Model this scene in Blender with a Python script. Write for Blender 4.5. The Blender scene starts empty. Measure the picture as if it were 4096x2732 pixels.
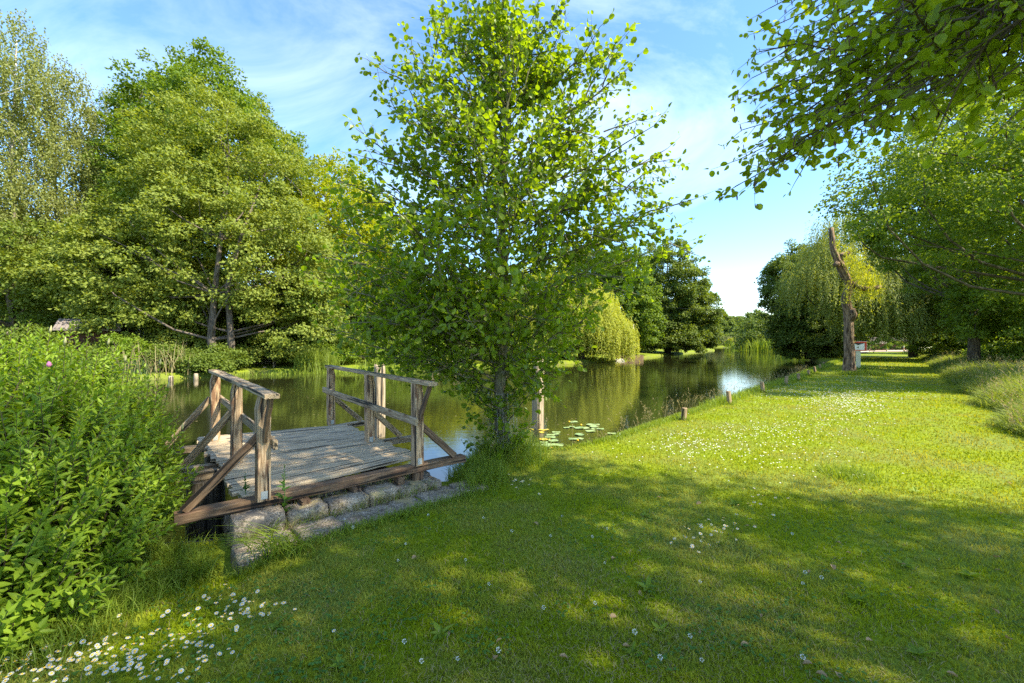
import bpy, math, random
import numpy as np
from mathutils import noise as mnoise, Vector
R = math.radians
C = bpy.context.scene.collection
F, CX, HY, CAMZ = 418.0, 512.0, 342.5, 1.7
WATER = -0.42
SUN_AZ, SUN_EL = R(112), R(47)      # measured clockwise from the view direction

# ------------------------------------------------------------------ layout helpers
def gp(px, py, z=0.0):
    d = (CAMZ - z) * F / (py - HY)
    return np.array([(px - CX) / F * d, d, z])
def at(px, py, d):
    return np.array([(px - CX) / F * d, d, CAMZ - (py - HY) / F * d])
def gx(px, d): return (px - CX) / F * d
def nrm(v):
    return v / (np.linalg.norm(v, axis=-1, keepdims=True) + 1e-9)

# ------------------------------------------------------------------ object helpers
def tag(o, label=None, cat=None, group=None, kind=None):
    if label: o['label'] = label
    if cat: o['category'] = cat
    if group: o['group'] = group
    if kind: o['kind'] = kind
    return o
def thing(name, loc, label, cat, group=None):
    o = bpy.data.objects.new(name, None); C.objects.link(o)
    o.location = tuple(float(a) for a in loc); o.empty_display_size = .2
    return tag(o, label, cat, group)
def link(name, me, parent=None, mats=()):
    for m in mats: me.materials.append(m)
    o = bpy.data.objects.new(name, me); C.objects.link(o)
    if parent is not None: o.parent = parent
    return o
def copy_thing(root, loc, rot=None, label=None, scale=None):
    r = root.copy(); C.objects.link(r); r.location = tuple(float(a) for a in loc)
    if rot is not None: r.rotation_euler = rot
    if scale is not None: r.scale = scale
    if label: r['label'] = label
    for ch in list(root.children):
        c = ch.copy(); C.objects.link(c); c.parent = r
    return r
def raw_mesh(name, verts, loops, sizes, rnd=None, smooth=False, gc=None, midx=None):
    me = bpy.data.meshes.new(name)
    verts = np.ascontiguousarray(verts, dtype=np.float32)
    loops = np.ascontiguousarray(loops, dtype=np.int32)
    sizes = np.ascontiguousarray(sizes, dtype=np.int32)
    me.vertices.add(len(verts)); me.vertices.foreach_set('co', verts.ravel())
    me.loops.add(len(loops)); me.loops.foreach_set('vertex_index', loops)
    me.polygons.add(len(sizes))
    st = np.zeros(len(sizes), np.int32); st[1:] = np.cumsum(sizes)[:-1]
    me.polygons.foreach_set('loop_start', st)
    if midx is not None: me.polygons.foreach_set('material_index', np.ascontiguousarray(midx, dtype=np.int32))
    me.update(calc_edges=True)
    me.polygons.foreach_set('use_smooth', np.full(len(sizes), smooth, dtype=bool))
    if rnd is not None:
        a = me.attributes.new('rnd', 'FLOAT', 'FACE'); a.data.foreach_set('value', np.ascontiguousarray(rnd, dtype=np.float32))
    if gc is not None:
        a = me.attributes.new('gc', 'FLOAT_VECTOR', 'POINT'); a.data.foreach_set('vector', np.ascontiguousarray(gc, dtype=np.float32).ravel())
    return me

class G:
    """collects solid pieces; build() links them as one mesh object"""
    def __init__(s): s.v = []; s.f = []; s.gc = []; s.mi = []; s.n = 0
    def add(s, v, f, gc=None, mi=0):
        v = np.asarray(v, float); s.v.append(v)
        s.gc.append(v if gc is None else np.asarray(gc, float))
        s.f += [tuple(i + s.n for i in q) for q in f]; s.mi += [mi] * len(f); s.n += len(v)
    def beam(s, p0, p1, w, h, up=(0, 0, 1), seg=5, jit=.003, ch=.006, rng=None, mi=0):
        p0 = np.array(p0, float); p1 = np.array(p1, float); d = p1 - p0; L = np.linalg.norm(d); d /= L
        up = np.array(up, float); sd = nrm(np.cross(d, up)); up = np.cross(sd, d)
        a, b = w / 2, h / 2; c = min(ch, a * .4, b * .4)
        prof = [(-a + c, -b), (a - c, -b), (a, -b + c), (a, b - c), (a - c, b), (-a + c, b), (-a, b - c), (-a, -b + c)]
        rng = rng or RG; off = rng.uniform(0, 50, 3); V = []; GC = []
        for i in range(seg + 1):
            t = i / seg
            jo = rng.normal(0, jit, 2)
            for (x, y) in prof:
                j = rng.normal(0, jit * .45, 2)
                V.append(p0 + d * L * t + sd * (x + jo[0] + j[0]) + up * (y + jo[1] + j[1]))
                GC.append((L * t + off[0], x + off[1], y + off[2]))
        fs = []
        for i in range(seg):
            for k in range(8):
                k2 = (k + 1) % 8; fs.append((i * 8 + k, i * 8 + k2, i * 8 + 8 + k2, i * 8 + 8 + k))
        fs.append(tuple(range(7, -1, -1))); fs.append(tuple(seg * 8 + k for k in range(8)))
        s.add(V, fs, GC, mi)
    def tube(s, pts, rad, sides=8, cap=True, wob=0.0, mi=0):
        pts = np.asarray(pts, float); rad = np.broadcast_to(np.asarray(rad, float), (len(pts),))
        t = nrm(np.gradient(pts, axis=0)); ref = np.array([1., .3, .1]) if abs(t[0][2]) > .7 else np.array([0., 0., 1.])
        V = []; GC = []; al = 0; off = random.random() * 50
        ang = np.arange(sides) * 2 * math.pi / sides
        for i, p in enumerate(pts):
            if i: al += np.linalg.norm(pts[i] - pts[i - 1])
            b = nrm(np.cross(t[i], ref)); c = np.cross(b, t[i]); ref2 = np.cross(b, t[i]); 
            r = rad[i] * (1 + wob * (np.sin(ang * 3 + i * .9) * .5 + np.sin(ang * 5 - i * 1.7) * .5))
            V.append(p + np.outer(np.cos(ang) * r, b) + np.outer(np.sin(ang) * r, c))
            GC.append(np.stack([np.full(sides, al + off), np.cos(ang) * rad[i], np.sin(ang) * rad[i]], 1))
        V = np.concatenate(V); GC = np.concatenate(GC); fs = []
        for i in range(len(pts) - 1):
            for k in range(sides):
                k2 = (k + 1) % sides; fs.append((i * sides + k, i * sides + k2, (i + 1) * sides + k2, (i + 1) * sides + k))
        if cap: fs.append(tuple(range(sides - 1, -1, -1))); fs.append(tuple((len(pts) - 1) * sides + k for k in range(sides)))
        s.add(V, fs, GC, mi)
    def box(s, lo, hi, mi=0):
        (x0, y0, z0), (x1, y1, z1) = lo, hi
        s.add([(x0,y0,z0),(x1,y0,z0),(x1,y1,z0),(x0,y1,z0),(x0,y0,z1),(x1,y0,z1),(x1,y1,z1),(x0,y1,z1)],
              [(0,3,2,1),(4,5,6,7),(0,1,5,4),(1,2,6,5),(2,3,7,6),(3,0,4,7)], None, mi)
    def build(s, name, mats, parent=None, smooth=False, loc=(0, 0, 0)):
        v = np.concatenate(s.v) - np.array(loc, float); gc = np.concatenate(s.gc)
        loops = np.array([i for q in s.f for i in q]); sizes = np.array([len(q) for q in s.f])
        if not isinstance(mats, (list, tuple)): mats = [mats]
        me = raw_mesh(name, v, loops, sizes, smooth=smooth, gc=gc, midx=s.mi)
        return link(name, me, parent, mats)
RG = np.random.default_rng(5); random.seed(4)

# ------------------------------------------------------------------ materials
def newmat(name):
    m = bpy.data.materials.new(name); m.use_nodes = True; nt = m.node_tree
    for n in list(nt.nodes): nt.nodes.remove(n)
    out = nt.nodes.new('ShaderNodeOutputMaterial'); return m, nt, out
def N(nt, t, **kw):
    n = nt.nodes.new(t)
    for k, v in kw.items():
        if k in n.inputs: n.inputs[k].default_value = v
        else: setattr(n, k, v)
    return n
def ramp(nt, stops, fac):
    r = nt.nodes.new('ShaderNodeValToRGB'); e = r.color_ramp.elements
    while len(e) < len(stops): e.new(.5)
    for i, (p, c) in enumerate(stops): e[i].position = p; e[i].color = (*c, 1) if len(c) == 3 else c
    nt.links.new(fac, r.inputs[0]); return r.outputs[0]
def attr(nt, name):
    a = nt.nodes.new('ShaderNodeAttribute'); a.attribute_name = name; return a
def noise_n(nt, vec, scale, detail=4, rough=.55, out='Fac'):
    n = N(nt, 'ShaderNodeTexNoise', Scale=scale, Detail=detail, Roughness=rough)
    if vec is not None: nt.links.new(vec, n.inputs['Vector'])
    return n.outputs[out]
def mapv(nt, vec, sc):
    m = nt.nodes.new('ShaderNodeMapping'); m.inputs['Scale'].default_value = sc; nt.links.new(vec, m.inputs[0]); return m.outputs[0]
def mixc(nt, f, a, b, blend='MIX'):
    m = nt.nodes.new('ShaderNodeMix'); m.data_type = 'RGBA'; m.blend_type = blend
    for s_, v in ((0, f), (6, a), (7, b)):
        if hasattr(v, 'is_linked') or isinstance(v, bpy.types.NodeSocket): nt.links.new(v, m.inputs[s_])
        else: m.inputs[s_].default_value = v if not isinstance(v, tuple) else (*v, 1)
    return m.outputs[2]
def bump(nt, h, strength, dist, bsdf):
    b = N(nt, 'ShaderNodeBump', Strength=strength, Distance=dist); nt.links.new(h, b.inputs['Height'])
    nt.links.new(b.outputs[0], bsdf.inputs['Normal']); return b

def leaf_mat(name, c1, c2, tr=.42, rough=.5, spec=.4, tcol=(1.5, 1.35, .35), patch=None, psc=.25):
    m, nt, out = newmat(name)
    r = attr(nt, 'rnd').outputs['Fac']
    col = mixc(nt, r, c1, c2)
    if patch:
        g = nt.nodes.new('ShaderNodeNewGeometry')
        f = ramp(nt, [(.42, (0, 0, 0)), (.62, (1, 1, 1))], noise_n(nt, g.outputs['Position'], psc, 4, .6))
        col = mixc(nt, f, col, mixc(nt, r, patch, tuple(x * 1.4 for x in patch)))
    b = N(nt, 'ShaderNodeBsdfPrincipled', Roughness=rough); b.inputs['Specular IOR Level'].default_value = spec
    nt.links.new(col, b.inputs['Base Color'])
    t = nt.nodes.new('ShaderNodeBsdfTranslucent')
    nt.links.new(mixc(nt, 1.0, col, tcol, 'MULTIPLY'), t.inputs['Color'])
    mx = N(nt, 'ShaderNodeMixShader', Fac=tr)
    nt.links.new(b.outputs[0], mx.inputs[1]); nt.links.new(t.outputs[0], mx.inputs[2]); nt.links.new(mx.outputs[0], out.inputs[0])
    return m
def wood_mat(name, c_dark, c_mid, c_light, gs=1.0, rough=.85, stain=(.10, .045, .02), st=(.52, .68)):
    m, nt, out = newmat(name); g = attr(nt, 'gc').outputs['Vector']
    fine = noise_n(nt, mapv(nt, g, (5 * gs, 95 * gs, 95 * gs)), 1.0, 6, .65)
    big = noise_n(nt, mapv(nt, g, (3.5, 14, 14)), 1.0, 4, .6)
    col = ramp(nt, [(.3, tuple(x * y for x, y in zip(c_dark, (1.22, 1, .72)))), (.48, tuple(x * y for x, y in zip(c_mid, (1.2, 1, .74)))), (.66, tuple(x * y for x, y in zip(c_light, (1.17, 1, .78))))], fine)
    f = ramp(nt, [(st[0], (0, 0, 0)), (st[1], (1, 1, 1))], big)
    col = mixc(nt, f, col, mixc(nt, fine, stain, tuple(x * 2.2 for x in stain)))
    crack = ramp(nt, [(.36, (0, 0, 0)), (.42, (1, 1, 1))], noise_n(nt, mapv(nt, g, (1.3 * gs, 34 * gs, 34 * gs)), 1.0, 2, .4))
    col = mixc(nt, crack, tuple(x * .3 for x in c_dark), col)
    b = N(nt, 'ShaderNodeBsdfPrincipled', Roughness=rough); b.inputs['Specular IOR Level'].default_value = .25
    nt.links.new(col, b.inputs['Base Color'])
    h = nt.nodes.new('ShaderNodeMath'); h.operation = 'ADD'; nt.links.new(fine, h.inputs[0]); nt.links.new(crack, h.inputs[1])
    bump(nt, h.outputs[0], .7, .004, b)
    nt.links.new(b.outputs[0], out.inputs[0]); return m
def bark_mat(name, c1, c2, sc=1.0, moss=None, depth=.02):
    m, nt, out = newmat(name); g = attr(nt, 'gc').outputs['Vector']
    ridg = noise_n(nt, mapv(nt, g, (3.5 * sc, 22 * sc, 22 * sc)), 1.0, 5, .6)
    col = ramp(nt, [(.38, c1), (.6, c2)], ridg)
    if moss:
        col = mixc(nt, ramp(nt, [(.5, (0, 0, 0)), (.64, (1, 1, 1))], noise_n(nt, g, 1.8 * sc, 4)), col, moss)
    b = N(nt, 'ShaderNodeBsdfPrincipled', Roughness=.9); b.inputs['Specular IOR Level'].default_value = .2
    nt.links.new(col, b.inputs['Base Color']); bump(nt, ridg, 1.0, depth, b)
    nt.links.new(b.outputs[0], out.inputs[0]); return m
def plain(name, col, rough=.6, var=.25, sc=12, spec=.4, bmp=0):
    m, nt, out = newmat(name); tc = nt.nodes.new('ShaderNodeTexCoord')
    n = noise_n(nt, tc.outputs['Object'], sc, 5, .6)
    c = mixc(nt, n, tuple(x * (1 - var) for x in col), tuple(min(1, x * (1 + var)) for x in col))
    b = N(nt, 'ShaderNodeBsdfPrincipled', Roughness=rough); b.inputs['Specular IOR Level'].default_value = spec
    nt.links.new(c, b.inputs['Base Color'])
    if bmp: bump(nt, n, .8, bmp, b)
    nt.links.new(b.outputs[0], out.inputs[0]); return m

M = {}
M['maple'] = leaf_mat('maple_leaves', (.15, .205, .024), (.27, .32, .06), .42, .55, .25)
M['maple_green'] = leaf_mat('green_leaves', (.10, .175, .016), (.18, .27, .03), .45, .5, .25)
M['yellow'] = leaf_mat('yellow_green_leaves', (.23, .29, .012), (.36, .40, .02), .5, .5, .2)
M['birch'] = leaf_mat('birch_leaves', (.16, .19, .045), (.26, .29, .085), .4, .5, .25)
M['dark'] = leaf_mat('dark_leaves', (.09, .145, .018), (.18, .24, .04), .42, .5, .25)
M['right_wood'] = leaf_mat('right_wood_leaves', (.105, .175, .016), (.185, .265, .032), .5, .5, .25)  # leaf green of the trees and undergrowth along the right side
M['willow'] = leaf_mat('willow_leaves', (.30, .355, .035), (.47, .50, .085), .5, .5, .25)
M['willow2'] = leaf_mat('grey_willow_leaves', (.19, .24, .045), (.31, .36, .10), .48, .5, .25)
M['alder'] = leaf_mat('alder_leaves', (.125, .195, .013), (.20, .28, .02), .52, .38, .4, (2.05, 1.95, .3))
M['over'] = leaf_mat('overhanging_leaves', (.15, .225, .014), (.22, .31, .024), .55, .42, .35, (2.4, 2.0, .25))
M['canopy'] = leaf_mat('translucent_canopy_leaves', (.16, .21, .015), (.22, .28, .025), .65, .5, .2, (2.2, 1.8, .3))  # brighter and more translucent than the boughs, so more light reaches the lawn
M['spirea'] = leaf_mat('bush_leaves', (.15, .25, .018), (.25, .36, .03), .45, .5, .3)
M['shrub'] = leaf_mat('shrub_leaves', (.13, .21, .02), (.22, .31, .03), .45, .5, .25)
M['far'] = leaf_mat('far_leaves', (.12, .18, .04), (.18, .245, .06), .38, .6, .2)
M['greyshrub'] = leaf_mat('grey_shrub_leaves', (.15, .18, .07), (.24, .26, .12), .35, .6)
M['grass'] = leaf_mat('lawn_blades', (.205, .28, .006), (.34, .41, .014), .44, .6, .08, (1.4, 1.15, .2), patch=(.29, .30, .06), psc=.9)
M['edge'] = leaf_mat('long_grass_blades', (.14, .22, .018), (.27, .35, .045), .45, .5, .3)
M['meadow'] = leaf_mat('meadow_grass_blades', (.14, .20, .045), (.27, .33, .10), .42, .6, .3)
M['straw'] = leaf_mat('straw_blades', (.30, .25, .12), (.45, .38, .2), .4, .7, .2, (1.1, 1.0, .7))
M['reed_dark'] = leaf_mat('dark_reed_blades', (.05, .10, .035), (.11, .18, .07), .4, .5, .3)
M['reed'] = leaf_mat('reed_blades', (.15, .22, .03), (.30, .38, .06), .45, .5, .3)
M['clover'] = leaf_mat('clover_leaves', (.06, .15, .02), (.10, .22, .035), .4, .5, .3)
M['petal'] = leaf_mat('white_petals', (.75, .75, .72), (.85, .85, .82), .25, .6, .3, (1, 1, 1))
M['yolk'] = plain('flower_yellow', (.75, .45, .02), .6)
M['stem'] = leaf_mat('plant_stems', (.08, .16, .03), (.12, .2, .04), .1)
M['twig'] = plain('twig_bark', (.075, .055, .035), .8)
M['deck'] = wood_mat('weathered_deck', (.19, .165, .13), (.40, .365, .31), (.60, .56, .49), .8, .9, (.20, .16, .115), (.5, .66))
M['post'] = wood_mat('peeling_post_wood', (.12, .09, .07), (.33, .27, .21), (.54, .47, .39), 1.1, .85, (.11, .062, .036), (.50, .60))
M['rail'] = wood_mat('grey_rail_wood', (.13, .115, .09), (.27, .24, .20), (.42, .39, .34), 1.0, .9, (.09, .055, .03), (.53, .68))
M['beam'] = wood_mat('dark_beam_wood', (.06, .045, .036), (.12, .09, .07), (.20, .16, .13), .9, .8, (.055, .03, .02), (.5, .7))
M['pile'] = wood_mat('grey_pile_wood', (.09, .085, .075), (.25, .24, .22), (.46, .44, .40), .5, .9, (.16, .10, .04), (.6, .8))
M['wetpile'] = wood_mat('wet_pile_wood', (.03, .03, .028), (.07, .07, .066), (.15, .15, .15), .5, .7, (.03, .025, .02), (.6, .8))
M['bankpost'] = wood_mat('bank_post_wood', (.10, .08, .06), (.24, .20, .15), (.38, .33, .27), .8, .9, (.08, .06, .03), (.6, .8))
M['bark'] = bark_mat('grey_bark', (.05, .04, .03), (.17, .14, .11), 1.0)
M['bark_alder'] = bark_mat('alder_bark', (.06, .055, .035), (.22, .20, .14), 2.2, (.10, .12, .03), .008)
M['bark_willow'] = bark_mat('rough_willow_bark', (.05, .03, .02), (.34, .235, .15), .62, None, .12)
M['bark_birch'] = bark_mat('birch_bark', (.25, .22, .19), (.62, .58, .52), .6, (.06, .05, .04), .01)
M['cut'] = plain('sawn_wood', (.55, .45, .36), .8)
M['white'] = plain('white_paint', (.86, .83, .74), .5, .06)
M['cream'] = plain('pale_green_grey_paint', (.60, .58, .42), .6, .1)
M['guard'] = plain('grey_green_timber', (.22, .26, .21), .8, .2)
M['red'] = plain('red_paint', (.62, .06, .02), .45, .08)
M['black'] = plain('black_paint', (.02, .02, .02), .5, .1)
M['blue'] = plain('blue_grey_paint', (.08, .14, .20), .6, .1)
M['brick'] = plain('brown_brick', (.10, .045, .03), .9, .3, 9)
M['roof'] = plain('grey_sheet_roof', (.20, .17, .155), .8, .5, 5)
M['shingle'] = plain('weathered_roof_boards', (.30, .25, .20), .9, .35, 3)
M['metal'] = plain('galvanised_wire', (.35, .37, .36), .5, .1)
M['gravel'] = plain('tan_gravel', (.48, .38, .28), .95, .2, 2)
M['concrete'] = plain('pale_concrete', (.55, .50, .44), .9, .15)
M['deadleaf'] = leaf_mat('dead_leaves', (.32, .19, .09), (.48, .36, .2), .2, .7, .2, (1, .8, .5))
M['pad'] = leaf_mat('lily_pads', (.20, .30, .09), (.30, .38, .12), .05, .35, .5)
M['pad_y'] = leaf_mat('yellowing_lily_pads', (.45, .38, .04), (.55, .42, .05), .05, .4, .5)
M['catkin'] = plain('brown_catkins', (.07, .035, .025), .8)
M['pink'] = plain('pink_flower', (.55, .18, .35), .7)
M['budspike'] = plain('flower_buds', (.30, .30, .14), .8)

def stone_mat(name, c1, c2, lich):
    m, nt, out = newmat(name); tc = nt.nodes.new('ShaderNodeTexCoord'); v = tc.outputs['Object']
    n1 = noise_n(nt, v, 9, 6, .7); n2 = noise_n(nt, v, 60, 4, .7); n3 = noise_n(nt, v, 5, 5, .6)
    col = ramp(nt, [(.35, c1), (.62, c2)], n1)
    col = mixc(nt, ramp(nt, [(.45, (.55, .55, .55)), (.6, (1.25, 1.25, 1.25))], n2), (0, 0, 0), col)
    mul = mixc(nt, 1.0, col, ramp(nt, [(.35, (.6, .6, .6)), (.65, (1, 1, 1))], n2), 'MULTIPLY')
    col = mixc(nt, ramp(nt, [(.54, (0, 0, 0)), (.64, (1, 1, 1))], n3), mul, lich)
    b = N(nt, 'ShaderNodeBsdfPrincipled', Roughness=.9); b.inputs['Specular IOR Level'].default_value = .3
    nt.links.new(col, b.inputs['Base Color'])
    h = mixc(nt, .5, n1, n2); bump(nt, h, 1.0, .02, b); nt.links.new(b.outputs[0], out.inputs[0]); return m
M['stone'] = stone_mat('grey_granite', (.22, .175, .125), (.56, .46, .34), (.38, .30, .15))
M['stone_tan'] = stone_mat('tan_granite', (.24, .19, .14), (.60, .49, .36), (.12, .11, .10))
M['mortar'] = stone_mat('old_mortar', (.20, .16, .12), (.38, .31, .24), (.10, .10, .05))

# ground
def ground_mat():
    m, nt, out = newmat('lawn_ground'); g = nt.nodes.new('ShaderNodeNewGeometry'); v = g.outputs['Position']
    n1 = noise_n(nt, v, .9, 4, .6); n2 = noise_n(nt, v, 22, 4, .7); n3 = noise_n(nt, v, .22, 3, .5)
    col = ramp(nt, [(.35, (.10, .14, .008)), (.55, (.20, .26, .010)), (.7, (.26, .30, .03))], n2)
    col = mixc(nt, ramp(nt, [(.45, (0, 0, 0)), (.65, (1, 1, 1))], n1), col, (.15, .19, .035))
    mud = attr(nt, 'mud').outputs['Fac']
    mudc = ramp(nt, [(.3, (.06, .045, .03)), (.7, (.16, .12, .085))], n2)
    col = mixc(nt, mud, col, mudc)
    b = N(nt, 'ShaderNodeBsdfPrincipled', Roughness=.95); b.inputs['Specular IOR Level'].default_value = .15
    nt.links.new(col, b.inputs['Base Color']); bump(nt, n2, .8, .03, b)
    nt.links.new(b.outputs[0], out.inputs[0]); return m
M['ground'] = ground_mat()
def water_mat():
    m, nt, out = newmat('canal_water'); g = nt.nodes.new('ShaderNodeNewGeometry'); v = g.outputs['Position']
    n1 = noise_n(nt, mapv(nt, v, (1.0, 2.2, 1)), 1.6, 3, .5); n2 = noise_n(nt, mapv(nt, v, (1.4, 3.4, 1)), 7, 3, .5)
    n3 = noise_n(nt, v, .12, 3, .5)
    h = nt.nodes.new('ShaderNodeMath'); h.operation = 'MULTIPLY_ADD'; h.inputs[1].default_value = .35
    nt.links.new(n2, h.inputs[0]); nt.links.new(n1, h.inputs[2])
    col = mixc(nt, n3, (.014, .017, .005), (.026, .03, .009))
    b = N(nt, 'ShaderNodeBsdfPrincipled', Roughness=.03, IOR=1.75); nt.links.new(col, b.inputs['Base Color'])
    b.inputs['Specular IOR Level'].default_value = .5
    bump(nt, h.outputs[0], .05, .05, b); nt.links.new(b.outputs[0], out.inputs[0]); return m
M['water'] = water_mat()

# ------------------------------------------------------------------ shore polygon
UD = nrm(np.array([1.71, 1.52])); VD = np.array([-UD[1], UD[0]])
LW0, LW1 = np.array([-2.2, 3.33]), np.array([-.42, 4.91])      # front line of the lower stone course
wb0, wb1 = LW0 + VD * .62, LW1 + VD * .62
WP = np.array([(-90, -14), (-40, 1), (-12, 4.9), (-6, 4.75), (-4.3, 4.5), (-3.4, 3.95), (-2.95, 3.6), tuple(wb0 + [-.05, -.12]), tuple(wb0), tuple(wb1),
    (-.62, 5.75), (-.5, 6.25), (-.15, 6.62), (.4, 6.7), (.8, 6.75), (1.79, 7.6), (3.1, 9.1), (4.87, 11.0), (7.5, 13.9), (12, 18.6), (17, 24.3), (22.5, 30.4),
    (30, 38.7), (35.0, 49), (44, 62), (57, 80), (61, 93), (72, 125), (80, 148), (86, 172), (101, 188), (89, 190), (76, 160), (53, 109), (27, 71), (13.5, 49.5),
    (4.2, 39.4), (-5.9, 32.2), (-13, 28.8), (-16.9, 27.6), (-18.6, 24.6), (-24, 21), (-40, 15), (-90, 6)], float)
def sdist(P):
    """distance to the shoreline, positive on land"""
    P = np.asarray(P, float); A = WP; B = np.roll(WP, -1, 0); best = np.full(len(P), 1e9); ins = np.zeros(len(P), bool)
    for a, b in zip(A, B):
        ab = b - a; t = np.clip(((P - a) @ ab) / (ab @ ab), 0, 1)
        best = np.minimum(best, np.linalg.norm(P - (a + t[:, None] * ab), axis=1))
        c = ((a[1] > P[:, 1]) != (b[1] > P[:, 1])) & (P[:, 0] < (b[0] - a[0]) * (P[:, 1] - a[1]) / (b[1] - a[1] + 1e-12) + a[0])
        ins ^= c
    return np.where(ins, -best, best)
def vnoise(P, s, seed=0):
    x = P[:, 0] * s + seed * 7.3; y = P[:, 1] * s - seed * 3.1
    return (np.sin(x * 1.3 + 1.7 * np.sin(y * .9)) + np.sin(y * 1.7 + 1.3 * np.sin(x * 1.1 + 2)) + .5 * np.sin(x * 3.1 + y * 2.3) + .5 * np.sin(y * 3.7 - x * 2.1)) / 3
def gheight(P, sd=None):
    P = np.asarray(P, float)
    if sd is None: sd = sdist(P)
    near = np.clip((25 - np.linalg.norm(P, axis=1)) / 15, 0, 1)
    base0 = -.14 * np.exp(-((P[:, 0] + 2.35) ** 2 + (P[:, 1] - 3.25) ** 2) / .16)
    w = np.clip((sd + .38) / .5, 0, 1); w = w * w * (3 - 2 * w)
    base = .02 * vnoise(P, 1.1) + .035 * vnoise(P, .3, 2) * np.clip(sd / 2, 0, 1)
    far_bank = (P[:, 1] > 20 + P[:, 0] * 1.05) | (P[:, 0] < -14)
    base = np.where(far_bank, base * 1.5 - .12 + np.clip(sd - 1, 0, 10) * .05, base)
    right = np.clip((P[:, 0] - (1.0 * P[:, 1] + 2.5)) / 8, 0, 1)
    base = base + right * .25 + base0
    return -1.3 + (base + 1.3) * w
def gz(x, y): return float(gheight(np.array([[x, y]]))[0])

rings = [0.05] + list(np.geomspace(.6, 1600, 300))
ang = np.concatenate([np.arange(-60, 60, .33), np.arange(60, 300, 4)]) * math.pi / 180
rr, aa = np.meshgrid(rings, ang, indexing='ij')
P2 = np.stack([(rr * np.sin(aa)).ravel(), (rr * np.cos(aa)).ravel()], 1)
sd = sdist(P2); Z = gheight(P2, sd)
nr, na = rr.shape; i0 = np.arange(nr - 1)[:, None] * na + np.arange(na)[None, :]; i1 = np.arange(nr - 1)[:, None] * na + (np.arange(na)[None, :] + 1) % na
quads = np.stack([i0, i1, i1 + na, i0 + na], -1).reshape(-1, 4)[:, ::-1]
gm = raw_mesh('ground', np.column_stack([P2, Z]), quads.ravel(), np.full(len(quads), 4), smooth=True)
mud = np.clip((.10 - sd) / .15, 0, 1)
mud = np.maximum(mud, np.clip(vnoise(P2, 1.7, 5) * 2 - 1.35, 0, 1) * (P2[:, 1] > 18) * (sd < 2) * (P2[:, 0] < 0))
a = gm.attributes.new('mud', 'FLOAT', 'POINT'); a.data.foreach_set('value', mud.astype(np.float32))
tag(link('ground', gm, None, [M['ground']]), 'mown green lawn and grassy banks', None, None, 'structure')
wm = raw_mesh('water', [(-300, -120, WATER), (300, -120, WATER), (300, 320, WATER), (-300, 320, WATER)], [0, 1, 2, 3], [4])
tag(link('water', wm, None, [M['water']]), 'calm green canal water', None, None, 'structure')

# ------------------------------------------------------------------ foliage
def leaf_arrays(pos, ax, nr_, ln, wd, kind='quad', fold=.18):
    ax = nrm(ax); nr_ = nrm(nr_ - ax * np.sum(nr_ * ax, 1, keepdims=True)); b = np.cross(nr_, ax)
    ln = np.broadcast_to(ln, (len(pos),))[:, None]; wd = np.broadcast_to(wd, (len(pos),))[:, None]
    if kind == 'quad':
        V = np.stack([pos, pos + ax * ln * .5 - b * wd * .5 - nr_ * wd * fold, pos + ax * ln, pos + ax * ln * .5 + b * wd * .5 - nr_ * wd * fold], 1)
        loops = np.arange(len(pos) * 4).reshape(-1, 4); return V.reshape(-1, 3), loops.ravel(), np.full(len(pos), 4), 1
    if kind == 'round':   # broad alder leaf folded on its midrib
        u = [(0, 0, 0), (.22, -.38, .5), (.62, -.52, .75), (.95, -.26, .3), (1.0, 0, -.05), (.95, .26, .3), (.62, .52, .75), (.22, .38, .5)]
    else:                 # lance-shaped
        u = [(0, 0, 0), (.3, -.45, .6), (.6, -.42, .7), (.85, -.18, .4), (1.0, 0, 0), (.85, .18, .4), (.6, .42, .7), (.3, .45, .6)]
    V = np.stack([pos + ax * ln * (x * (1 if kind == 'round' else 1)) + b * wd * y + nr_ * wd * (fold * z - .25 * x * x) for x, y, z in u], 1)
    base = np.arange(len(pos))[:, None] * 8
    fa = np.concatenate([base + np.array([[0, 4, 3, 2, 1]]), base + np.array([[0, 7, 6, 5, 4]])], 1)
    return V.reshape(-1, 3), fa.ravel(), np.full(len(pos) * 2, 5), 2
def leaf_obj(name, arrs, mat, parent, rng, rv=None, loc=(0, 0, 0)):
    V, L, S, k = arrs; n = len(S) // k
    r = rng.random(n) if rv is None else rv
    me = raw_mesh(name, V - np.array(loc, float), L, S, rnd=np.repeat(r, k))
    return link(name, me, parent, [mat])
def rdir(rng, n):
    return nrm(rng.normal(size=(n, 3)))
def clump_centres(rng, lobes, n, rmin=.62, low=-.75):
    lobes = np.array(lobes, float); area = (lobes[:, 3] * lobes[:, 4] + lobes[:, 4] * lobes[:, 5] + lobes[:, 3] * lobes[:, 5])
    out = []; dirs = []
    while sum(len(o) for o in out) < n:
        k = rng.choice(len(lobes), n, p=area / area.sum()); d = rdir(rng, n); ok = d[:, 2] > low; k = k[ok]; d = d[ok]
        rad = rmin + (1.0 - rmin) * np.sqrt(rng.random(len(d))); rad *= 1 + .10 * np.sin(d[:, 0] * 5 + k) * np.sin(d[:, 1] * 6 + d[:, 2] * 4)
        p = lobes[k, :3] + d * rad[:, None] * lobes[k, 3:6]; keep = np.ones(len(p), bool)
        for j, l in enumerate(lobes):
            q = np.linalg.norm((p - l[:3]) / l[3:6], axis=1); keep &= (q > .55) | (k == j)
        out.append(p[keep]); dirs.append(d[keep])
    return np.concatenate(out)[:n], np.concatenate(dirs)[:n]
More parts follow.
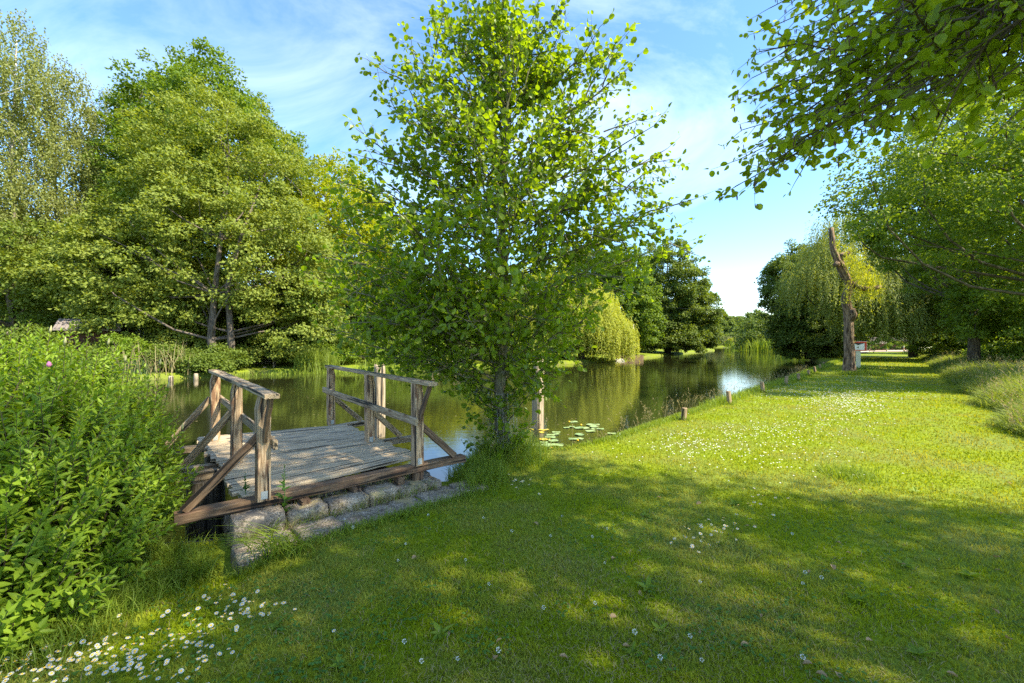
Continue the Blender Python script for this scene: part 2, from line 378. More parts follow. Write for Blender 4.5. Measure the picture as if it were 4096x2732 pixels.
def clump_leaves(rng, cen, dirs, per, cr, size, flat=.5, kind='quad', upb=.8, asp=.75):
    n = len(cen); crs = cr * rng.uniform(.6, 1.25, n)
    cnt = np.maximum(6, (per * (crs / cr) ** 1.6).astype(int)); idx = np.repeat(np.arange(n), cnt)
    o = rdir(rng, len(idx)) * (rng.random(len(idx)) ** .45)[:, None]
    off = o * crs[idx][:, None] * np.array([1, 1, flat]); off[:, 2] -= .35 * (o[:, 0] ** 2 + o[:, 1] ** 2) * crs[idx]
    pos = cen[idx] + off
    nr_ = np.array([0, 0, upb]) + dirs[idx] * .35 + o * .45 + rng.normal(size=pos.shape) * .45
    ax = rng.normal(size=pos.shape) + dirs[idx] * .5 + o * .5; ax[:, 2] -= .35
    s = size * rng.uniform(.7, 1.3, len(idx))
    rv = np.clip(rng.random(len(idx)) * .55 + (rng.random(n) * .45)[idx], 0, 1)
    return leaf_arrays(pos, ax, nr_, s, s * asp, kind), rv
def limb_path(rng, a, b, bend=.12, n=6, up=.1):
    a = np.array(a, float); b = np.array(b, float); t = np.linspace(0, 1, n)[:, None]; L = np.linalg.norm(b - a)
    side = rng.normal(size=3) * L * bend; side[2] = abs(side[2]) * .4 - L * up
    return a + (b - a) * t + side * np.sin(t * math.pi) + rng.normal(size=(n, 3)) * L * .012 * np.sin(t * math.pi)
def trunk_obj(rng, base_r, spine, cen, nl, parent, mat, lr=.3, sides=10):
    g = G(); spine = np.array(spine, float); n = len(spine)
    rad = base_r * np.linspace(1, .22, n); rad[0] *= 1.35
    g.tube(spine, rad, sides, wob=.06)
    if nl and len(cen):
        for i in rng.choice(len(cen), min(nl, len(cen)), replace=False):
            c = cen[i]
            if c[2] < 4.2 and np.linalg.norm(c - spine[0]) > 4: continue
            hz = np.clip(c[2] * rng.uniform(.35, .75), spine[0][2] + (spine[-1][2] - spine[0][2]) * .15, spine[-1][2] * .95)
            k = np.argmin(abs(spine[:, 2] - hz)); L = np.linalg.norm(c - spine[k])
            g.tube(limb_path(rng, spine[k], c), np.linspace(rad[k] * lr + .02, .015, 6), 5, cap=False)
    return g.build('trunk', mat, parent, smooth=True)
def tree(name, loc, lobes, n, per, cr, size, leafm, label, cat='tree', group=None, trunk_r=.3, barkm=None, seed=1, spine=None, nl=22, flat=.5,
         kind='quad', inner=.25, low=-.75, spines=None, asp=.75, upb=.8):
    """lobes are given relative to the tree's base"""
    rng = np.random.default_rng(seed); loc = np.array(loc, float); root = thing(name, loc, label, cat, group)
    cen, dirs = clump_centres(rng, lobes, n, low=low)
    if inner:
        c2, d2 = clump_centres(rng, [list(l[:3]) + [x * .6 for x in l[3:]] for l in lobes], int(n * inner), .3, low); cen2 = np.concatenate([cen, c2]); dirs2 = np.concatenate([dirs, d2])
    else: cen2, dirs2 = cen, dirs
    arr, rv = clump_leaves(rng, cen2, dirs2, per, cr, size, flat, kind, upb, asp)
    leaf_obj('crown', arr, leafm, root, rng, rv)
    top = max(l[2] + l[5] * .6 for l in lobes)
    sp = spine or [(0, 0, -.3), (rng.normal() * .1, rng.normal() * .1, top * .25), (rng.normal() * .3, rng.normal() * .3, top * .55), (rng.normal() * .5, rng.normal() * .5, top)]
    if trunk_r: trunk_obj(rng, trunk_r, sp, cen, nl, root, barkm or M['bark'])
    for s_ in (spines or []):
        trunk_obj(rng, s_[0], s_[1], cen, 6, root, barkm or M['bark'])
    return root
def strands(rng, starts, outd, length, leaf, wid, step, swing=.25, dens=1):
    """hanging shoots: rows of narrow leaves down each strand"""
    P = []; A = []; Nn = []
    for s, d, L in zip(starts, outd, length):
        n = max(3, int(L / step)); t = np.arange(n) * step
        out = (1 - np.exp(-t / .5)) * swing
        p = s + np.stack([d[0] * out, d[1] * out, .12 * np.minimum(t, .5) - t], 1) + np.cumsum(rng.normal(size=(n, 3)) * .02, 0)
        for _ in range(dens):
            P.append(p + rng.normal(size=p.shape) * leaf * .25)
            a_ = rng.normal(size=(n, 3)) * .45 + np.array([d[0] * .3, d[1] * .3, -.85]); A.append(a_)
            nn = rng.normal(size=(n, 3)) * .5 + np.array([d[0], d[1], .5]); Nn.append(nn)
    P = np.concatenate(P); A = np.concatenate(A); Nn = np.concatenate(Nn)
    return leaf_arrays(P, A, Nn, leaf * rng.uniform(.7, 1.3, len(P)), wid, 'quad')
def weeping(name, loc, rx, ry, h, low, nst, leafm, label, seed, leaf=.2, wid=.07, step=.16, group=None, trunk_r=.35, dens=2, barkm=None, lobes=None, lmax=4):
    rng = np.random.default_rng(seed); root = thing(name, loc, label, 'tree', group)
    S = []; D = []; L = []
    lobes = lobes or [(0, 0, h * .55, rx, ry, h * .45)]
    tot = sum(l[3] * l[4] for l in lobes)
    for l in lobes:
        k = int(nst * l[3] * l[4] / tot); d = rdir(rng, k * 2); d = d[d[:, 2] > -.25][:k]
        rad = rng.uniform(.55, 1.0, len(d)); rad *= 1 + .12 * np.sin(d[:, 0] * 7 + l[0]) * np.cos(d[:, 1] * 6 + d[:, 2] * 5)
        p = np.array(l[:3]) + d * rad[:, None] * np.array(l[3:6]); S.append(p); D.append(d)
        mx = np.maximum(.4, p[:, 2] - low); L.append(np.minimum(mx, rng.uniform(.25, 1.0, len(d)) * lmax))
    S = np.concatenate(S); D = np.concatenate(D); L = np.concatenate(L)
    leaf_obj('crown', strands(rng, S, D, L, leaf, wid, step, .4, dens), leafm, root, rng)
    trunk_obj(rng, trunk_r, [(0, 0, -.3), (.1, 0, h * .25), (.3, .1, h * .5), (.2, .2, h * .8)], S[rng.random(len(S)) < .2], 16, root, barkm or M['bark'])
    return root

# ---- left bank
tree('maple_tree', (-21.7, 31, -.1), [(0, 0, 8.4, 8.6, 6.5, 6.6), (-.3, .8, 14.2, 6.3, 5.6, 6.4), (-5.5, -1.5, 6.5, 4.4, 4, 4.6), (5.3, -.5, 6.0, 3.6, 4, 4.2), (6.6, -2.0, 3.4, 2.8, 2.2, 2.6), (-1.2, -3.2, 4.0, 2.6, 1.8, 1.9), (-4, -2.5, 3.2, 3.6, 2.6, 2.4), (8, 0, 4.5, 2.6, 2.5, 3.2)], 780, 125, .95, .20,
     M['maple'], 'broad round pale green tree standing on two trunks at the far bank behind the jetty', seed=11, trunk_r=.28,
     spine=[(2.4, -3.4, -.3), (1.9, -3.5, 2), (2.2, -3.6, 5), (2.6, -3.6, 8.5), (1.6, -1.5, 15)], spines=[(.24, [(3.0, -3.1, -.3), (3.0, -3.2, 2.5), (2.9, -3.4, 5.5), (3.8, -3.3, 9), (4, -1, 14)])], flat=.42, nl=30)
tree('oak_tree', (-28.5, 38, .1), [(0, 0, 17.5, 6.8, 6, 10.2), (4.5, 0, 15, 5.5, 5, 8.2), (-2, 0, 9, 6, 5, 6)], 760, 120, 1.0, .25, M['maple_green'],
     'tall deep green tree whose top rises behind the broad round one', seed=12, trunk_r=.4)
tree('maple_tree', (-17.3, 41, .1), [(0, 0, 11, 6.3, 6, 8.6), (3.0, 0, 8.0, 5.2, 5, 6.0)], 520, 115, .95, .24, M['yellow'],
     'bright yellow green tree between the broad round tree and the young alder', seed=13, trunk_r=.35)
tree('sycamore_tree', (-28.5, 31.0, -.1), [(0, 0, 6.6, 5.6, 4, 3.2), (-4.0, 0, 6.4, 3.8, 3.5, 2.6), (5, -1, 4.4, 2.8, 3, 3.0)], 330, 110, .75, .19, M['maple'],
     'low spreading light green tree in front of the brick shed', seed=14, trunk_r=.28, spine=[(0, 0, -.3), (.1, 0, 2), (.3, 0, 4), (.2, 0, 7)])
tree('hazel_tree', (-37, 31, .1), [(0, 0, 6.0, 5.5, 4.5, 5.6), (-5, 0, 7.5, 5, 4, 6)], 300, 110, .9, .20, M['dark'],
     'dark leafy tree beneath the tall birches at the left edge', seed=15, trunk_r=.3)
def birch(loc, lobes, nst, label, seed, tr):
    rng = np.random.default_rng(seed); root = thing('birch_tree', loc, label, 'tree', 'drooping birches at the left edge')
    cen, dirs = clump_centres(rng, lobes, nst, .25)
    S = np.repeat(cen, 13, 0) + rng.normal(size=(nst * 13, 3)) * np.array([.33, .33, .25]); D = rdir(rng, len(S))
    leaf_obj('crown', strands(rng, S, D, rng.uniform(.6, 2.4, len(S)), .19, .13, .18, .25, 1), M['birch'], root, rng)
    top = max(l[2] + l[5] * .85 for l in lobes)
    trunk_obj(rng, tr, [(0, 0, -.3), (.3, 0, top * .3), (-.2, 0, top * .6), (.2, 0, top)], cen, 45, root, M['bark_birch'], .25)
birch((-40.5, 34, .1), [(0, 0, 17, 6.5, 5, 10.8), (1.5, 0, 10, 6.5, 5, 6)], 860, 'tallest grey green birch with drooping twigs at the left edge', 21, .2)
birch((-36.5, 41, .1), [(0, 0, 18.5, 5.2, 4, 8.6), (3.5, 0, 20.5, 3.5, 3, 7.0)], 520, 'birch with wispy top seen between the tallest birch and the deep green tree', 22, .16)
# understorey and shrubs of the left bank
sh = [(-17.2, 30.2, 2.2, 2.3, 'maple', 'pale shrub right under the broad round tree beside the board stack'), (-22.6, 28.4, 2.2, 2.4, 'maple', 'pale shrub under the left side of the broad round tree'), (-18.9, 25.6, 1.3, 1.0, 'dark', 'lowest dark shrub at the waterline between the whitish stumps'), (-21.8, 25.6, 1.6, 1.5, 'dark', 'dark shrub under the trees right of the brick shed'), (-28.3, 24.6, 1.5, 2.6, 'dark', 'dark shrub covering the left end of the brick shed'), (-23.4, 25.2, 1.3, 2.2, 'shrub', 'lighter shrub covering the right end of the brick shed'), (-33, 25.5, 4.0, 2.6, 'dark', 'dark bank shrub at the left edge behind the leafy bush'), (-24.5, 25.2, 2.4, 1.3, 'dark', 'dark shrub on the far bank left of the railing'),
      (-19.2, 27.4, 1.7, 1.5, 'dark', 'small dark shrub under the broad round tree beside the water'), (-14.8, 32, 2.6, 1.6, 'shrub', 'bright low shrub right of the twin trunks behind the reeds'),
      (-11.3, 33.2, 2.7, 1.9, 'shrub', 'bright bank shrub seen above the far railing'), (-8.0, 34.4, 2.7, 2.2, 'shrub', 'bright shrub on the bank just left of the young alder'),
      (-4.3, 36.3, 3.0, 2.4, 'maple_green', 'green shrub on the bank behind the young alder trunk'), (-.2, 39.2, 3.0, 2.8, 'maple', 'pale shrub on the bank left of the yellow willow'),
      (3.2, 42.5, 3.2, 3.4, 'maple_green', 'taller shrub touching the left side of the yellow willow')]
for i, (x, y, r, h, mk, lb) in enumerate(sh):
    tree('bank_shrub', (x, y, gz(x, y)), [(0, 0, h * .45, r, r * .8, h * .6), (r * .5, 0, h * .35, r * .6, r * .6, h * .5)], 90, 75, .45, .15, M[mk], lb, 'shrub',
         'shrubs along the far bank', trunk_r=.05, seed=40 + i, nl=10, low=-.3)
bk = [(-24.5, 36, 4.5, 6.5, 'dark', 'dark thicket tree behind the twin trunks'), (-19, 35.5, 4.5, 6.5, 'dark', 'dark small tree right behind the twin trunks'), (-13, 44, 5, 8.5, 'maple', 'pale small tree left of the young alder beyond the bright shrubs'), (-7.5, 43, 4.5, 7.5, 'yellow', 'yellow green small tree directly behind the young alder crown'),
      (-1.5, 48, 5, 9.5, 'maple', 'pale tree seen through the lower alder branches'), (4.0, 55, 5.5, 11.5, 'yellow', 'yellowish tree behind the alder, left of the yellow willow'),
      (-45, 44, 8, 11, 'dark', 'dark tree behind the birch trunks at the left edge'), (-32, 48, 8, 12, 'dark', 'dark tree far back behind the brick shed'), (-8, 60, 9, 11, 'dark', 'dark tree deep in the wood behind the alder'), (-22, 56, 9, 12, 'dark', 'dark tree deep in the wood behind the yellow green tree')]
for i, (x, y, r, h, mk, lb) in enumerate(bk):
    tree('broadleaf_tree', (x, y, .2), [(0, 0, h * .52, r, r * .8, h * .5)], 190, 85, .85, .24, M[mk], lb, 'tree', 'trees beyond the far bank', trunk_r=.2, seed=60 + i, nl=10)
weeping('weeping_willow', (7.6, 46.0, -.2), 5, 4.6, 8.2, -.15, 5000, M['willow'], 'bright yellow weeping willow trailing into the far side of the canal', 31, leaf=.24, wid=.08, step=.15,
        lobes=[(0, 0, 4.9, 4.4, 4.0, 4.0), (-3.6, -.6, 3.2, 3.0, 3.0, 3.2), (3.3, -.4, 2.9, 2.5, 3.0, 2.7), (-1.6, -1.0, 6.0, 2.3, 2.4, 2.6), (1.6, -1.6, 3.6, 2.2, 2.6, 2.6)], lmax=3.4)
tree('alder_tree', (15.6, 60, 0), [(0, 0, 8, 4.8, 4.5, 7.4), (2.2, -.5, 4.5, 3.4, 3.6, 4), (-1, -1, 3, 4, 3, 3)], 420, 105, .85, .28, M['maple_green'], 'mid green tree just right of the yellow willow', seed=32, trunk_r=.25)
tree('alder_tree', (12.0, 70, 0), [(0, 0, 9.5, 6.2, 5, 9.0)], 380, 105, 1.0, .34, M['dark'], 'tree top showing above and behind the yellow willow', seed=33, trunk_r=.25)
tree('oak_tree', (26.8, 72, 0), [(0, 0, 10.0, 6.2, 6, 9.2), (5.8, 2, 6.2, 4.4, 5, 5.8), (-3.5, 0, 6.5, 4.4, 5, 6), (7.2, 3, 3.3, 2.6, 3.5, 3.2), (0, -3, 2.6, 5.5, 3, 2.6), (-5.5, -2, 3.0, 3.5, 3, 3)], 900, 115, 1.0, .32, M['dark'],
     'big dark green tree overhanging the bend of the canal left of the open water', seed=34, trunk_r=.45)
tree('bank_shrub', (29.5, 74, 0), [(0, 0, 1.2, 2.2, 2, 1.6)], 60, 70, .5, .22, M['greyshrub'], 'pale shrub at the foot of the big dark tree by the bend', 'shrub', 'shrubs along the far bank', trunk_r=.05, seed=35, nl=6)
# far end of the canal
proto = None
farspots = [(714, 205, 13.5, 'far tree at the left end of the distant row'), (724, 200, 14.5, 'second far tree from the left, over the grey shrubs'), (735, 215, 15.5, 'slim far tree in the middle of the distant row'), (743, 205, 14, 'round far tree left of the tallest one'),
            (756, 200, 17, 'tallest round tree of the distant row'), (768, 205, 15, 'far tree at the right end of the distant row'), (779, 215, 13, 'far tree half hidden by the right bank tree'), (700, 215, 14, 'far tree behind the big dark tree of the bend'), (792, 220, 12, 'far tree hidden low behind the right bank tree')]
for i, (px, d, h, lb) in enumerate(farspots):
    tree('distant_tree', (gx(px, d), d, 0), [(0, 0, h * .55, 5.2 + (i % 3), 4.5, h * .46), (2 - i % 4, -1, h * .32, 4.5, 4, h * .3)], 260, 80, 1.2, .62, M['far'], lb, 'tree', 'distant trees at the end of the canal', trunk_r=.3, seed=70 + i, nl=5)
for i, (px, d, r, h, mk, lb) in enumerate([(716, 182, 4.5, 5.5, 'greyshrub', 'grey green round willow shrub at the far waterline'), (727, 186, 4.0, 4.2, 'greyshrub', 'lower grey shrub beside the round willow shrub far off'), (733, 160, 2.2, 3.2, 'yellow', 'small bright shrub left of the far reeds'),
        (741, 158, 2.4, 3.6, 'yellow', 'second small bright shrub touching the far reeds'), (779, 128, 4.2, 5.6, 'greyshrub', 'pale shrub behind the right end of the far reeds'), (765, 175, 5, 5, 'yellow', 'yellow green shrub behind the far reeds')]):
    tree('waterside_shrub', (gx(px, d), d, -.1), [(0, 0, h * .45, r, r, h * .55)], 120, 80, .7, .42, M[mk], lb, 'shrub', 'shrubs at the far end of the canal', trunk_r=.06, seed=90 + i, nl=5, low=-.4)
# ---- right bank
tree('alder_tree', (35.8, 50.5, 0), [(0, 0, 7.6, 4.6, 5, 6.5), (-.8, -1, 3.4, 3.6, 4.5, 3.2), (-1.9, 0, 8.6, 2.9, 4, 4.0), (2.5, 0, 4, 3.5, 4, 3.8), (-1.2, -2, 1.6, 3.4, 3.5, 1.9)], 820, 115, .8, .23, M['dark'], 'dark tree leaning over the water on the right bank beyond the last posts', seed=101, trunk_r=.3, low=-.95)
weeping('weeping_willow', (32.0, 39.5, 0), 6.5, 5, 15, 1.6, 4200, M['willow2'], 'large pale weeping willow behind the bare pollarded trunk on the right bank', 102, leaf=.22, wid=.07, step=.16,
        lobes=[(-.3, 0, 10.6, 3.6, 3.6, 4.4), (-3.2, 0, 7.6, 3.2, 3.4, 3.3), (3.2, 0, 7.2, 4.0, 3.4, 3.6), (6, 1, 6.8, 3.4, 3, 3.4), (0, -1.2, 6.3, 3.8, 3, 2.6), (7, 0, 4.5, 4, 3, 2.6), (2, -1, 4.4, 4, 3, 2.2)], lmax=3.6, trunk_r=.4)
RT = 'trees along the right edge of the lawn'
tree('linden_tree', (27.6, 25.0, .2), [(1.2, 0, 9.0, 6.0, 5.2, 5.4), (-2.6, -.5, 9.6, 3.9, 4, 3.0), (3.5, -1, 4.4, 5.0, 4, 3.6), (1, 0, 13, 5, 4.5, 4), (1.4, -2, 3.4, 4.6, 3, 2.2), (4, -2, 3.2, 4.5, 3, 2.2)], 1000, 125, .7, .15, M['right_wood'], 'leafy dark tree with a thick visible trunk at the right edge of the lawn', 'tree', RT, seed=103, trunk_r=.24, flat=.35, nl=34)
tree('aspen_tree', (22.5, 14.5, .2), [(-7.6, 0, 7.0, 3.4, 3.6, 2.3), (-3.2, .5, 8.6, 4.2, 4, 3.1), (2.5, 0, 9.6, 5.5, 4.5, 4.5), (-2.5, 1.5, 5.4, 3.6, 3.2, 1.6), (0, 1, 4.6, 4.5, 3, 1.8)], 760, 90, .62, .105, M['right_wood'], 'nearest tree on the right, its small round leaves reaching left across the sky', 'tree', RT, seed=104, trunk_r=.25, flat=.4, kind='quad', asp=.95, nl=60)
tree('linden_tree', (44, 37, .2), [(0, 0, 9.5, 7.5, 6, 7.5), (-4, 0, 6.2, 5, 5, 4.6), (0, -2, 3.6, 6, 4, 2.6)], 560, 110, .9, .2, M['right_wood'], 'tree in the middle of the right row, behind the thick trunk', 'tree', RT, seed=105, trunk_r=.35, flat=.4)
tree('linden_tree', (47, 49, .2), [(0, 0, 8.5, 5.5, 6, 6.2), (-4.5, 0, 6.0, 4.5, 4, 4.2), (0, -2, 3.9, 5, 3, 1.9)], 460, 100, .9, .22, M['maple_green'], 'tree above the timber roofs at the end of the lawn', 'tree', RT, seed=106, trunk_r=.35)
tree('linden_tree', (66, 62, .2), [(0, 0, 9, 8, 6, 8)], 240, 90, 1.0, .28, M['right_wood'], 'farthest tree of the right row', 'tree', RT, seed=107, trunk_r=.35)
for i, (x, y, r, h, mk, lb) in enumerate([(72, 97, 7, 11, 'dark', 'dark tree far behind the pale willow'), (78, 96, 10, 12, 'dark', 'dark tree behind the timber roofs'), (95, 90, 10, 12, 'dark', 'dark tree far right of the timber roofs'), (62, 40, 7, 9, 'yellow', 'sunlit tree glimpsed low behind the thick trunk'), (50, 28, 6, 7, 'yellow', 'sunlit tree glimpsed between the trunks at the right edge'), (42, 19, 5, 6, 'maple_green', 'sunlit tree low at the right edge of the picture')]):
    tree('broadleaf_tree', (x, y, .2), [(0, 0, h * .5, r, r * .8, h * .52)], 190, 80, .9, .27, M[mk], lb, 'tree', 'background trees on the right', trunk_r=.2, seed=110 + i, nl=8)
for i, (x, y, r, h, lb) in enumerate([(29.5, 22.5, 2.2, 1.9, 'shrub at the foot of the thick trunk on the right'), (33, 27.5, 2.4, 1.8, 'shrub at the edge of the lawn halfway to the timber roofs'), (42, 40, 3.0, 2.2, 'shrub at the lawn edge near the white railing'), (24.5, 16.5, 2.0, 1.5, 'shrub in the meadow at the right edge of the picture'), (57, 66, 4.5, 2.4, 'shrub beside the end of the lawn'), (68, 86, 5, 2.4, 'low shrub in front of the timber roofs'), (78, 90, 5, 2.6, 'low shrub right of the timber roofs')]):
    tree('meadow_shrub', (x, y, .1), [(0, 0, h * .4, r, r, h * .6)], 80, 70, .42, .15, M['shrub'], lb, 'shrub', 'shrubs along the right edge of the lawn', trunk_r=.04, seed=120 + i, nl=6, low=-.3)

def wood_mass(name, pts, n, hgt, wdt, size, mat, label, seed, per=70, cr=1.6):
    rs = np.random.default_rng(seed); p = scatter_line(pts, n, wdt, rs); u_ = rs.random(n); hh = hgt * (.75 + .25 * np.sin(p[:, 0] * .35 + 1) * np.sin(p[:, 1] * .27)) * (1 - .15 * rs.random(n))
    cen = np.column_stack([p, .3 + hh * u_ ** .8]); d = nrm(np.column_stack([-p * .02, np.full(n, .4)]) + rs.normal(size=(n, 3)) * .4)
    arr, rv = clump_leaves(rs, cen, d, per, cr, size, .6); o = leaf_obj(name, arr, mat, None, rs, rv); tag(o, label, 'wood', None, 'stuff')
def scatter_line(pts, n, width, rng):
    pts = np.array(pts, float); seg = np.linalg.norm(np.diff(pts, axis=0), axis=1); cs = np.concatenate([[0], np.cumsum(seg)]); u_ = rng.uniform(0, cs[-1], n)
    x = np.interp(u_, cs, pts[:, 0]); y = np.interp(u_, cs, pts[:, 1]); return np.stack([x, y], 1) + rng.normal(size=(n, 2)) * width
wood_mass('wood', [(46, 20), (60, 34), (78, 52), (100, 80), (110, 105)], 2400, 9, 2.5, .42, M['right_wood'], 'dense wood behind the trees along the right side', 801)
wood_mass('wood', [(110, 105), (92, 118), (70, 118), (64, 108)], 1300, 10, 2.5, .42, M['dark'], 'wood closing the view behind the timber roofs', 802)
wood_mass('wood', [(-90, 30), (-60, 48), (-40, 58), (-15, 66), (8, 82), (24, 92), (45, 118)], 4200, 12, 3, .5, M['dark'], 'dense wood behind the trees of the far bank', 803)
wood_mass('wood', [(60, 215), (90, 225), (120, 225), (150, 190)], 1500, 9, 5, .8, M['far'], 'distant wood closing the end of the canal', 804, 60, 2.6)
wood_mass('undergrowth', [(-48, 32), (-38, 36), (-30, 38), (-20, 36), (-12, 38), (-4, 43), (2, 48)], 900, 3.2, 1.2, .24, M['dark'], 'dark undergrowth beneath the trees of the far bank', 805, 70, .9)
wood_mass('undergrowth', [(34, 20), (40, 28), (48, 36), (54, 46), (60, 56)], 900, 3.0, 1.4, .25, M['right_wood'], 'undergrowth beneath the trees along the right side', 806, 70, .9)
# ------------------------------------------------------------------ branching near trees (real limbs, twigs and leaves)
def limb_tree(root, limbs, leafm, barkm, seed, lsize, trunk=None, trunk_r=None, twig_step=.15, twig_len=(.25, .55), lstep=.045, lr=.022, catkins=False, start=.2, droop=.0, tw2=True, fork=(.35, .5, .66, .8)):
    rng = np.random.default_rng(seed); base = np.array(root.location); gl = G(); gt = G()
    if trunk is not None: gt.tube(np.array(trunk), trunk_r, 14, wob=.05)
    P = []; A = []; NN = []; cat = []
    ex = []
    for (a, b) in limbs:
        a = np.array(a, float); b = np.array(b, float); L = np.linalg.norm(b - a); d = (b - a) / L
        for t in fork:
            if L < .45 or (trunk is not None and b[2] < 1.35): continue
            q = a + (b - a) * t; e = nrm(d + rng.normal(size=3) * .5) * min(L * .45, .8) * rng.uniform(.7, 1.1); ex.append((q, q + e))
    limbs = list(limbs) + ex
    for (a, b) in limbs:
        a = np.array(a, float); b = np.array(b, float); L = np.linalg.norm(b - a)
        path = limb_path(rng, a, b, .07, 8, .03)
        gl.tube(path, np.linspace(lr * (.6 + L * .18), .004, 8), 6, cap=False)
        d = nrm(b - a); n = max(4, int(L * (1 - start) / twig_step))
        seg = np.linspace(start, 1.0, n)
        for t in seg:
            k = t * 7; i = min(6, int(k)); p = path[i] + (path[i + 1] - path[i]) * (k - i)
            for _ in range(2 if (tw2 and t < .93) else 1):
                td = nrm(d * .8 + rng.normal(size=3) * .62 + np.array([0, 0, .12 - droop])); tl = rng.uniform(*twig_len) * (1.1 - .45 * t)
                if t > .97: td = nrm(d + rng.normal(size=3) * .2)
                q = p + np.outer(np.linspace(0, 1, 4), td * tl) + np.outer(np.array([0, .1, .25, .3]) * tl, rng.normal(size=3) * .5)
                gl.tube(q, np.linspace(.004, .0015, 4), 3, cap=False)
                m = max(3, int(tl / lstep)); tt = rng.uniform(.12, 1.0, m); tt[-1] = 1
                pp = q[0] + (q[-1] - q[0]) * tt[:, None] + rng.normal(size=(m, 3)) * .012
                la = nrm(td * .55 + rng.normal(size=(m, 3)) * .75 + np.array([0, 0, -.22])); P.append(pp + la * .012); A.append(la)
                NN.append(np.array([0, 0, .75]) + rng.normal(size=(m, 3)) * .6)
                if catkins and rng.random() < .35: cat.append(q[-1])
    P = np.concatenate(P); A = np.concatenate(A); NN = np.concatenate(NN); s = lsize * rng.uniform(.6, 1.2, len(P))
    leaf_obj('crown', leaf_arrays(P, A, NN, s, s * .82, 'round'), leafm, root, rng, loc=base)
    if trunk is not None: gt.build('trunk', barkm, root, True, loc=base)
    gl.build('branches', barkm if trunk is not None else M['twig'], root, True, loc=base)
    if catkins:
        gc_ = G()
        for c in cat:
            for _ in range(2):
                o = rng.normal(size=3) * .012; gc_.tube([c + o, c + o + np.array([.002, 0, -.02]), c + o + np.array([.004, .002, -.045])], [.003, .0045, .002], 5)
        gc_.build('catkins', M['catkin'], root, True, loc=base)
    return len(P)

AD = 6.15     # the young alder at the water's edge
abase = at(503, 457, AD); root = thing('young_alder', (abase[0], abase[1], -.05), 'young alder with dense round leaves at the water edge right of the jetty', 'tree')
tp = [(503, 462), (503, 440), (501, 415), (500, 385), (502, 350), (505, 310), (504, 270), (502, 230), (503, 190), (506, 150), (508, 100), (506, 55), (503, 15), (502, -12)]
tr = [.17, .115, .10, .085, .078, .070, .062, .055, .048, .042, .034, .026, .016, .008]
tpts = [at(x, y, AD) for x, y in tp]
def tpt(py):
    return at(np.interp(py, [p[1] for p in sorted(tp, key=lambda q: q[1])], [p[0] for p in sorted(tp, key=lambda q: q[1])]), py, AD)
# (start height px, tip px, tip py, tip depth offset)
LB = [(60, 468, 5, .2), (70, 550, 22, -.3), (40, 485, -5, -.3), (90, 455, 22, .4), (110, 412, 48, -.2), (120, 560, 60, .5), (95, 592, 52, -.2), (130, 388, 68, .4), (140, 628, 68, -.3), (150, 420, 95, -.7), (150, 590, 100, .8),
      (165, 392, 110, .6), (170, 628, 118, .2), (190, 372, 152, -.3), (185, 625, 150, -.7), (200, 400, 170, .9), (210, 650, 185, .5), (215, 668, 148, -.1), (225, 340, 182, -.2), (230, 355, 210, .7), (235, 675, 205, -.3), (250, 682, 226, .1),
      (250, 470, 130, -1.0), (240, 540, 140, -1.1), (260, 520, 175, -1.3), (265, 450, 200, -1.3), (270, 570, 200, -1.2), (265, 610, 235, .9), (275, 325, 222, .1), (285, 330, 255, -.5), (290, 640, 255, -.2), (300, 322, 272, .4), (295, 600, 262, -.9),
      (300, 400, 235, -1.2), (310, 420, 262, -1.5), (315, 345, 290, -.7), (320, 570, 290, .9), (325, 330, 305, .2), (330, 390, 290, 1.0), (335, 600, 300, .3), (335, 380, 318, -.9), (345, 350, 335, -.2), (350, 575, 325, -.6), (350, 430, 320, -1.1),
      (360, 400, 352, .4), (365, 372, 345, -.4), (365, 560, 345, .2), (375, 425, 355, -.7), (380, 548, 366, -.3), (385, 530, 392, .1), (395, 470, 372, .6), (400, 470, 400, -.3), (410, 535, 385, -.4), (425, 482, 425, -.2), (430, 522, 432, -.1), (440, 478, 445, -.1), (392, 480, 385, -.35), (396, 520, 390, -.3), (405, 490, 395, .3), (410, 515, 402, -.3), (420, 490, 412, -.2), (388, 455, 368, .2), (386, 540, 370, .3), (432, 515, 440, -.25),
      (210, 480, 90, 1.0), (160, 520, 60, -.6), (200, 560, 110, -.6), (180, 440, 130, -.5), (230, 600, 190, -.4), (260, 380, 200, .0), (290, 450, 250, 1.2), (290, 540, 240, 1.2), (240, 430, 160, .9), (250, 560, 170, 1.1),
      (310, 500, 250, -1.5), (320, 540, 285, -1.4), (340, 480, 310, -1.3), (355, 520, 335, -1.0), (270, 400, 225, -.9), (280, 590, 220, .4), (300, 370, 260, .9), (330, 450, 300, -.9), (210, 440, 120, .3), (180, 570, 130, .1), (130, 520, 30, .3), (120, 500, 40, -.4), (230, 385, 185, .3), (250, 640, 215, -.6)]
rz_ = np.random.default_rng(77); sil = [(0, 455, 555), (50, 412, 588), (100, 392, 632), (150, 375, 648), (200, 345, 665), (250, 330, 672), (300, 330, 598), (340, 350, 562), (370, 425, 548)]
for _ in range(34):
    ty = rz_.uniform(15, 350); l_ = np.interp(ty, [q[0] for q in sil], [q[1] for q in sil]); r_ = np.interp(ty, [q[0] for q in sil], [q[2] for q in sil]); u_ = rz_.uniform(.1, .9)
    LB.append((min(400, ty + rz_.uniform(25, 75)), l_ + (r_ - l_) * u_, ty, rz_.uniform(-1.25, 1.25) * (.4 + .6 * ty / 350)))
limbs = []
for (sy, tx, ty, dz) in LB:
    limbs.append((tpt(min(450, sy + 18)), at(tx, ty, AD + dz)))
nA = limb_tree(root, limbs, M['alder'], M['bark_alder'], 200, .078, tpts, tr, .14, (.20, .48), .046, .016, start=.22)
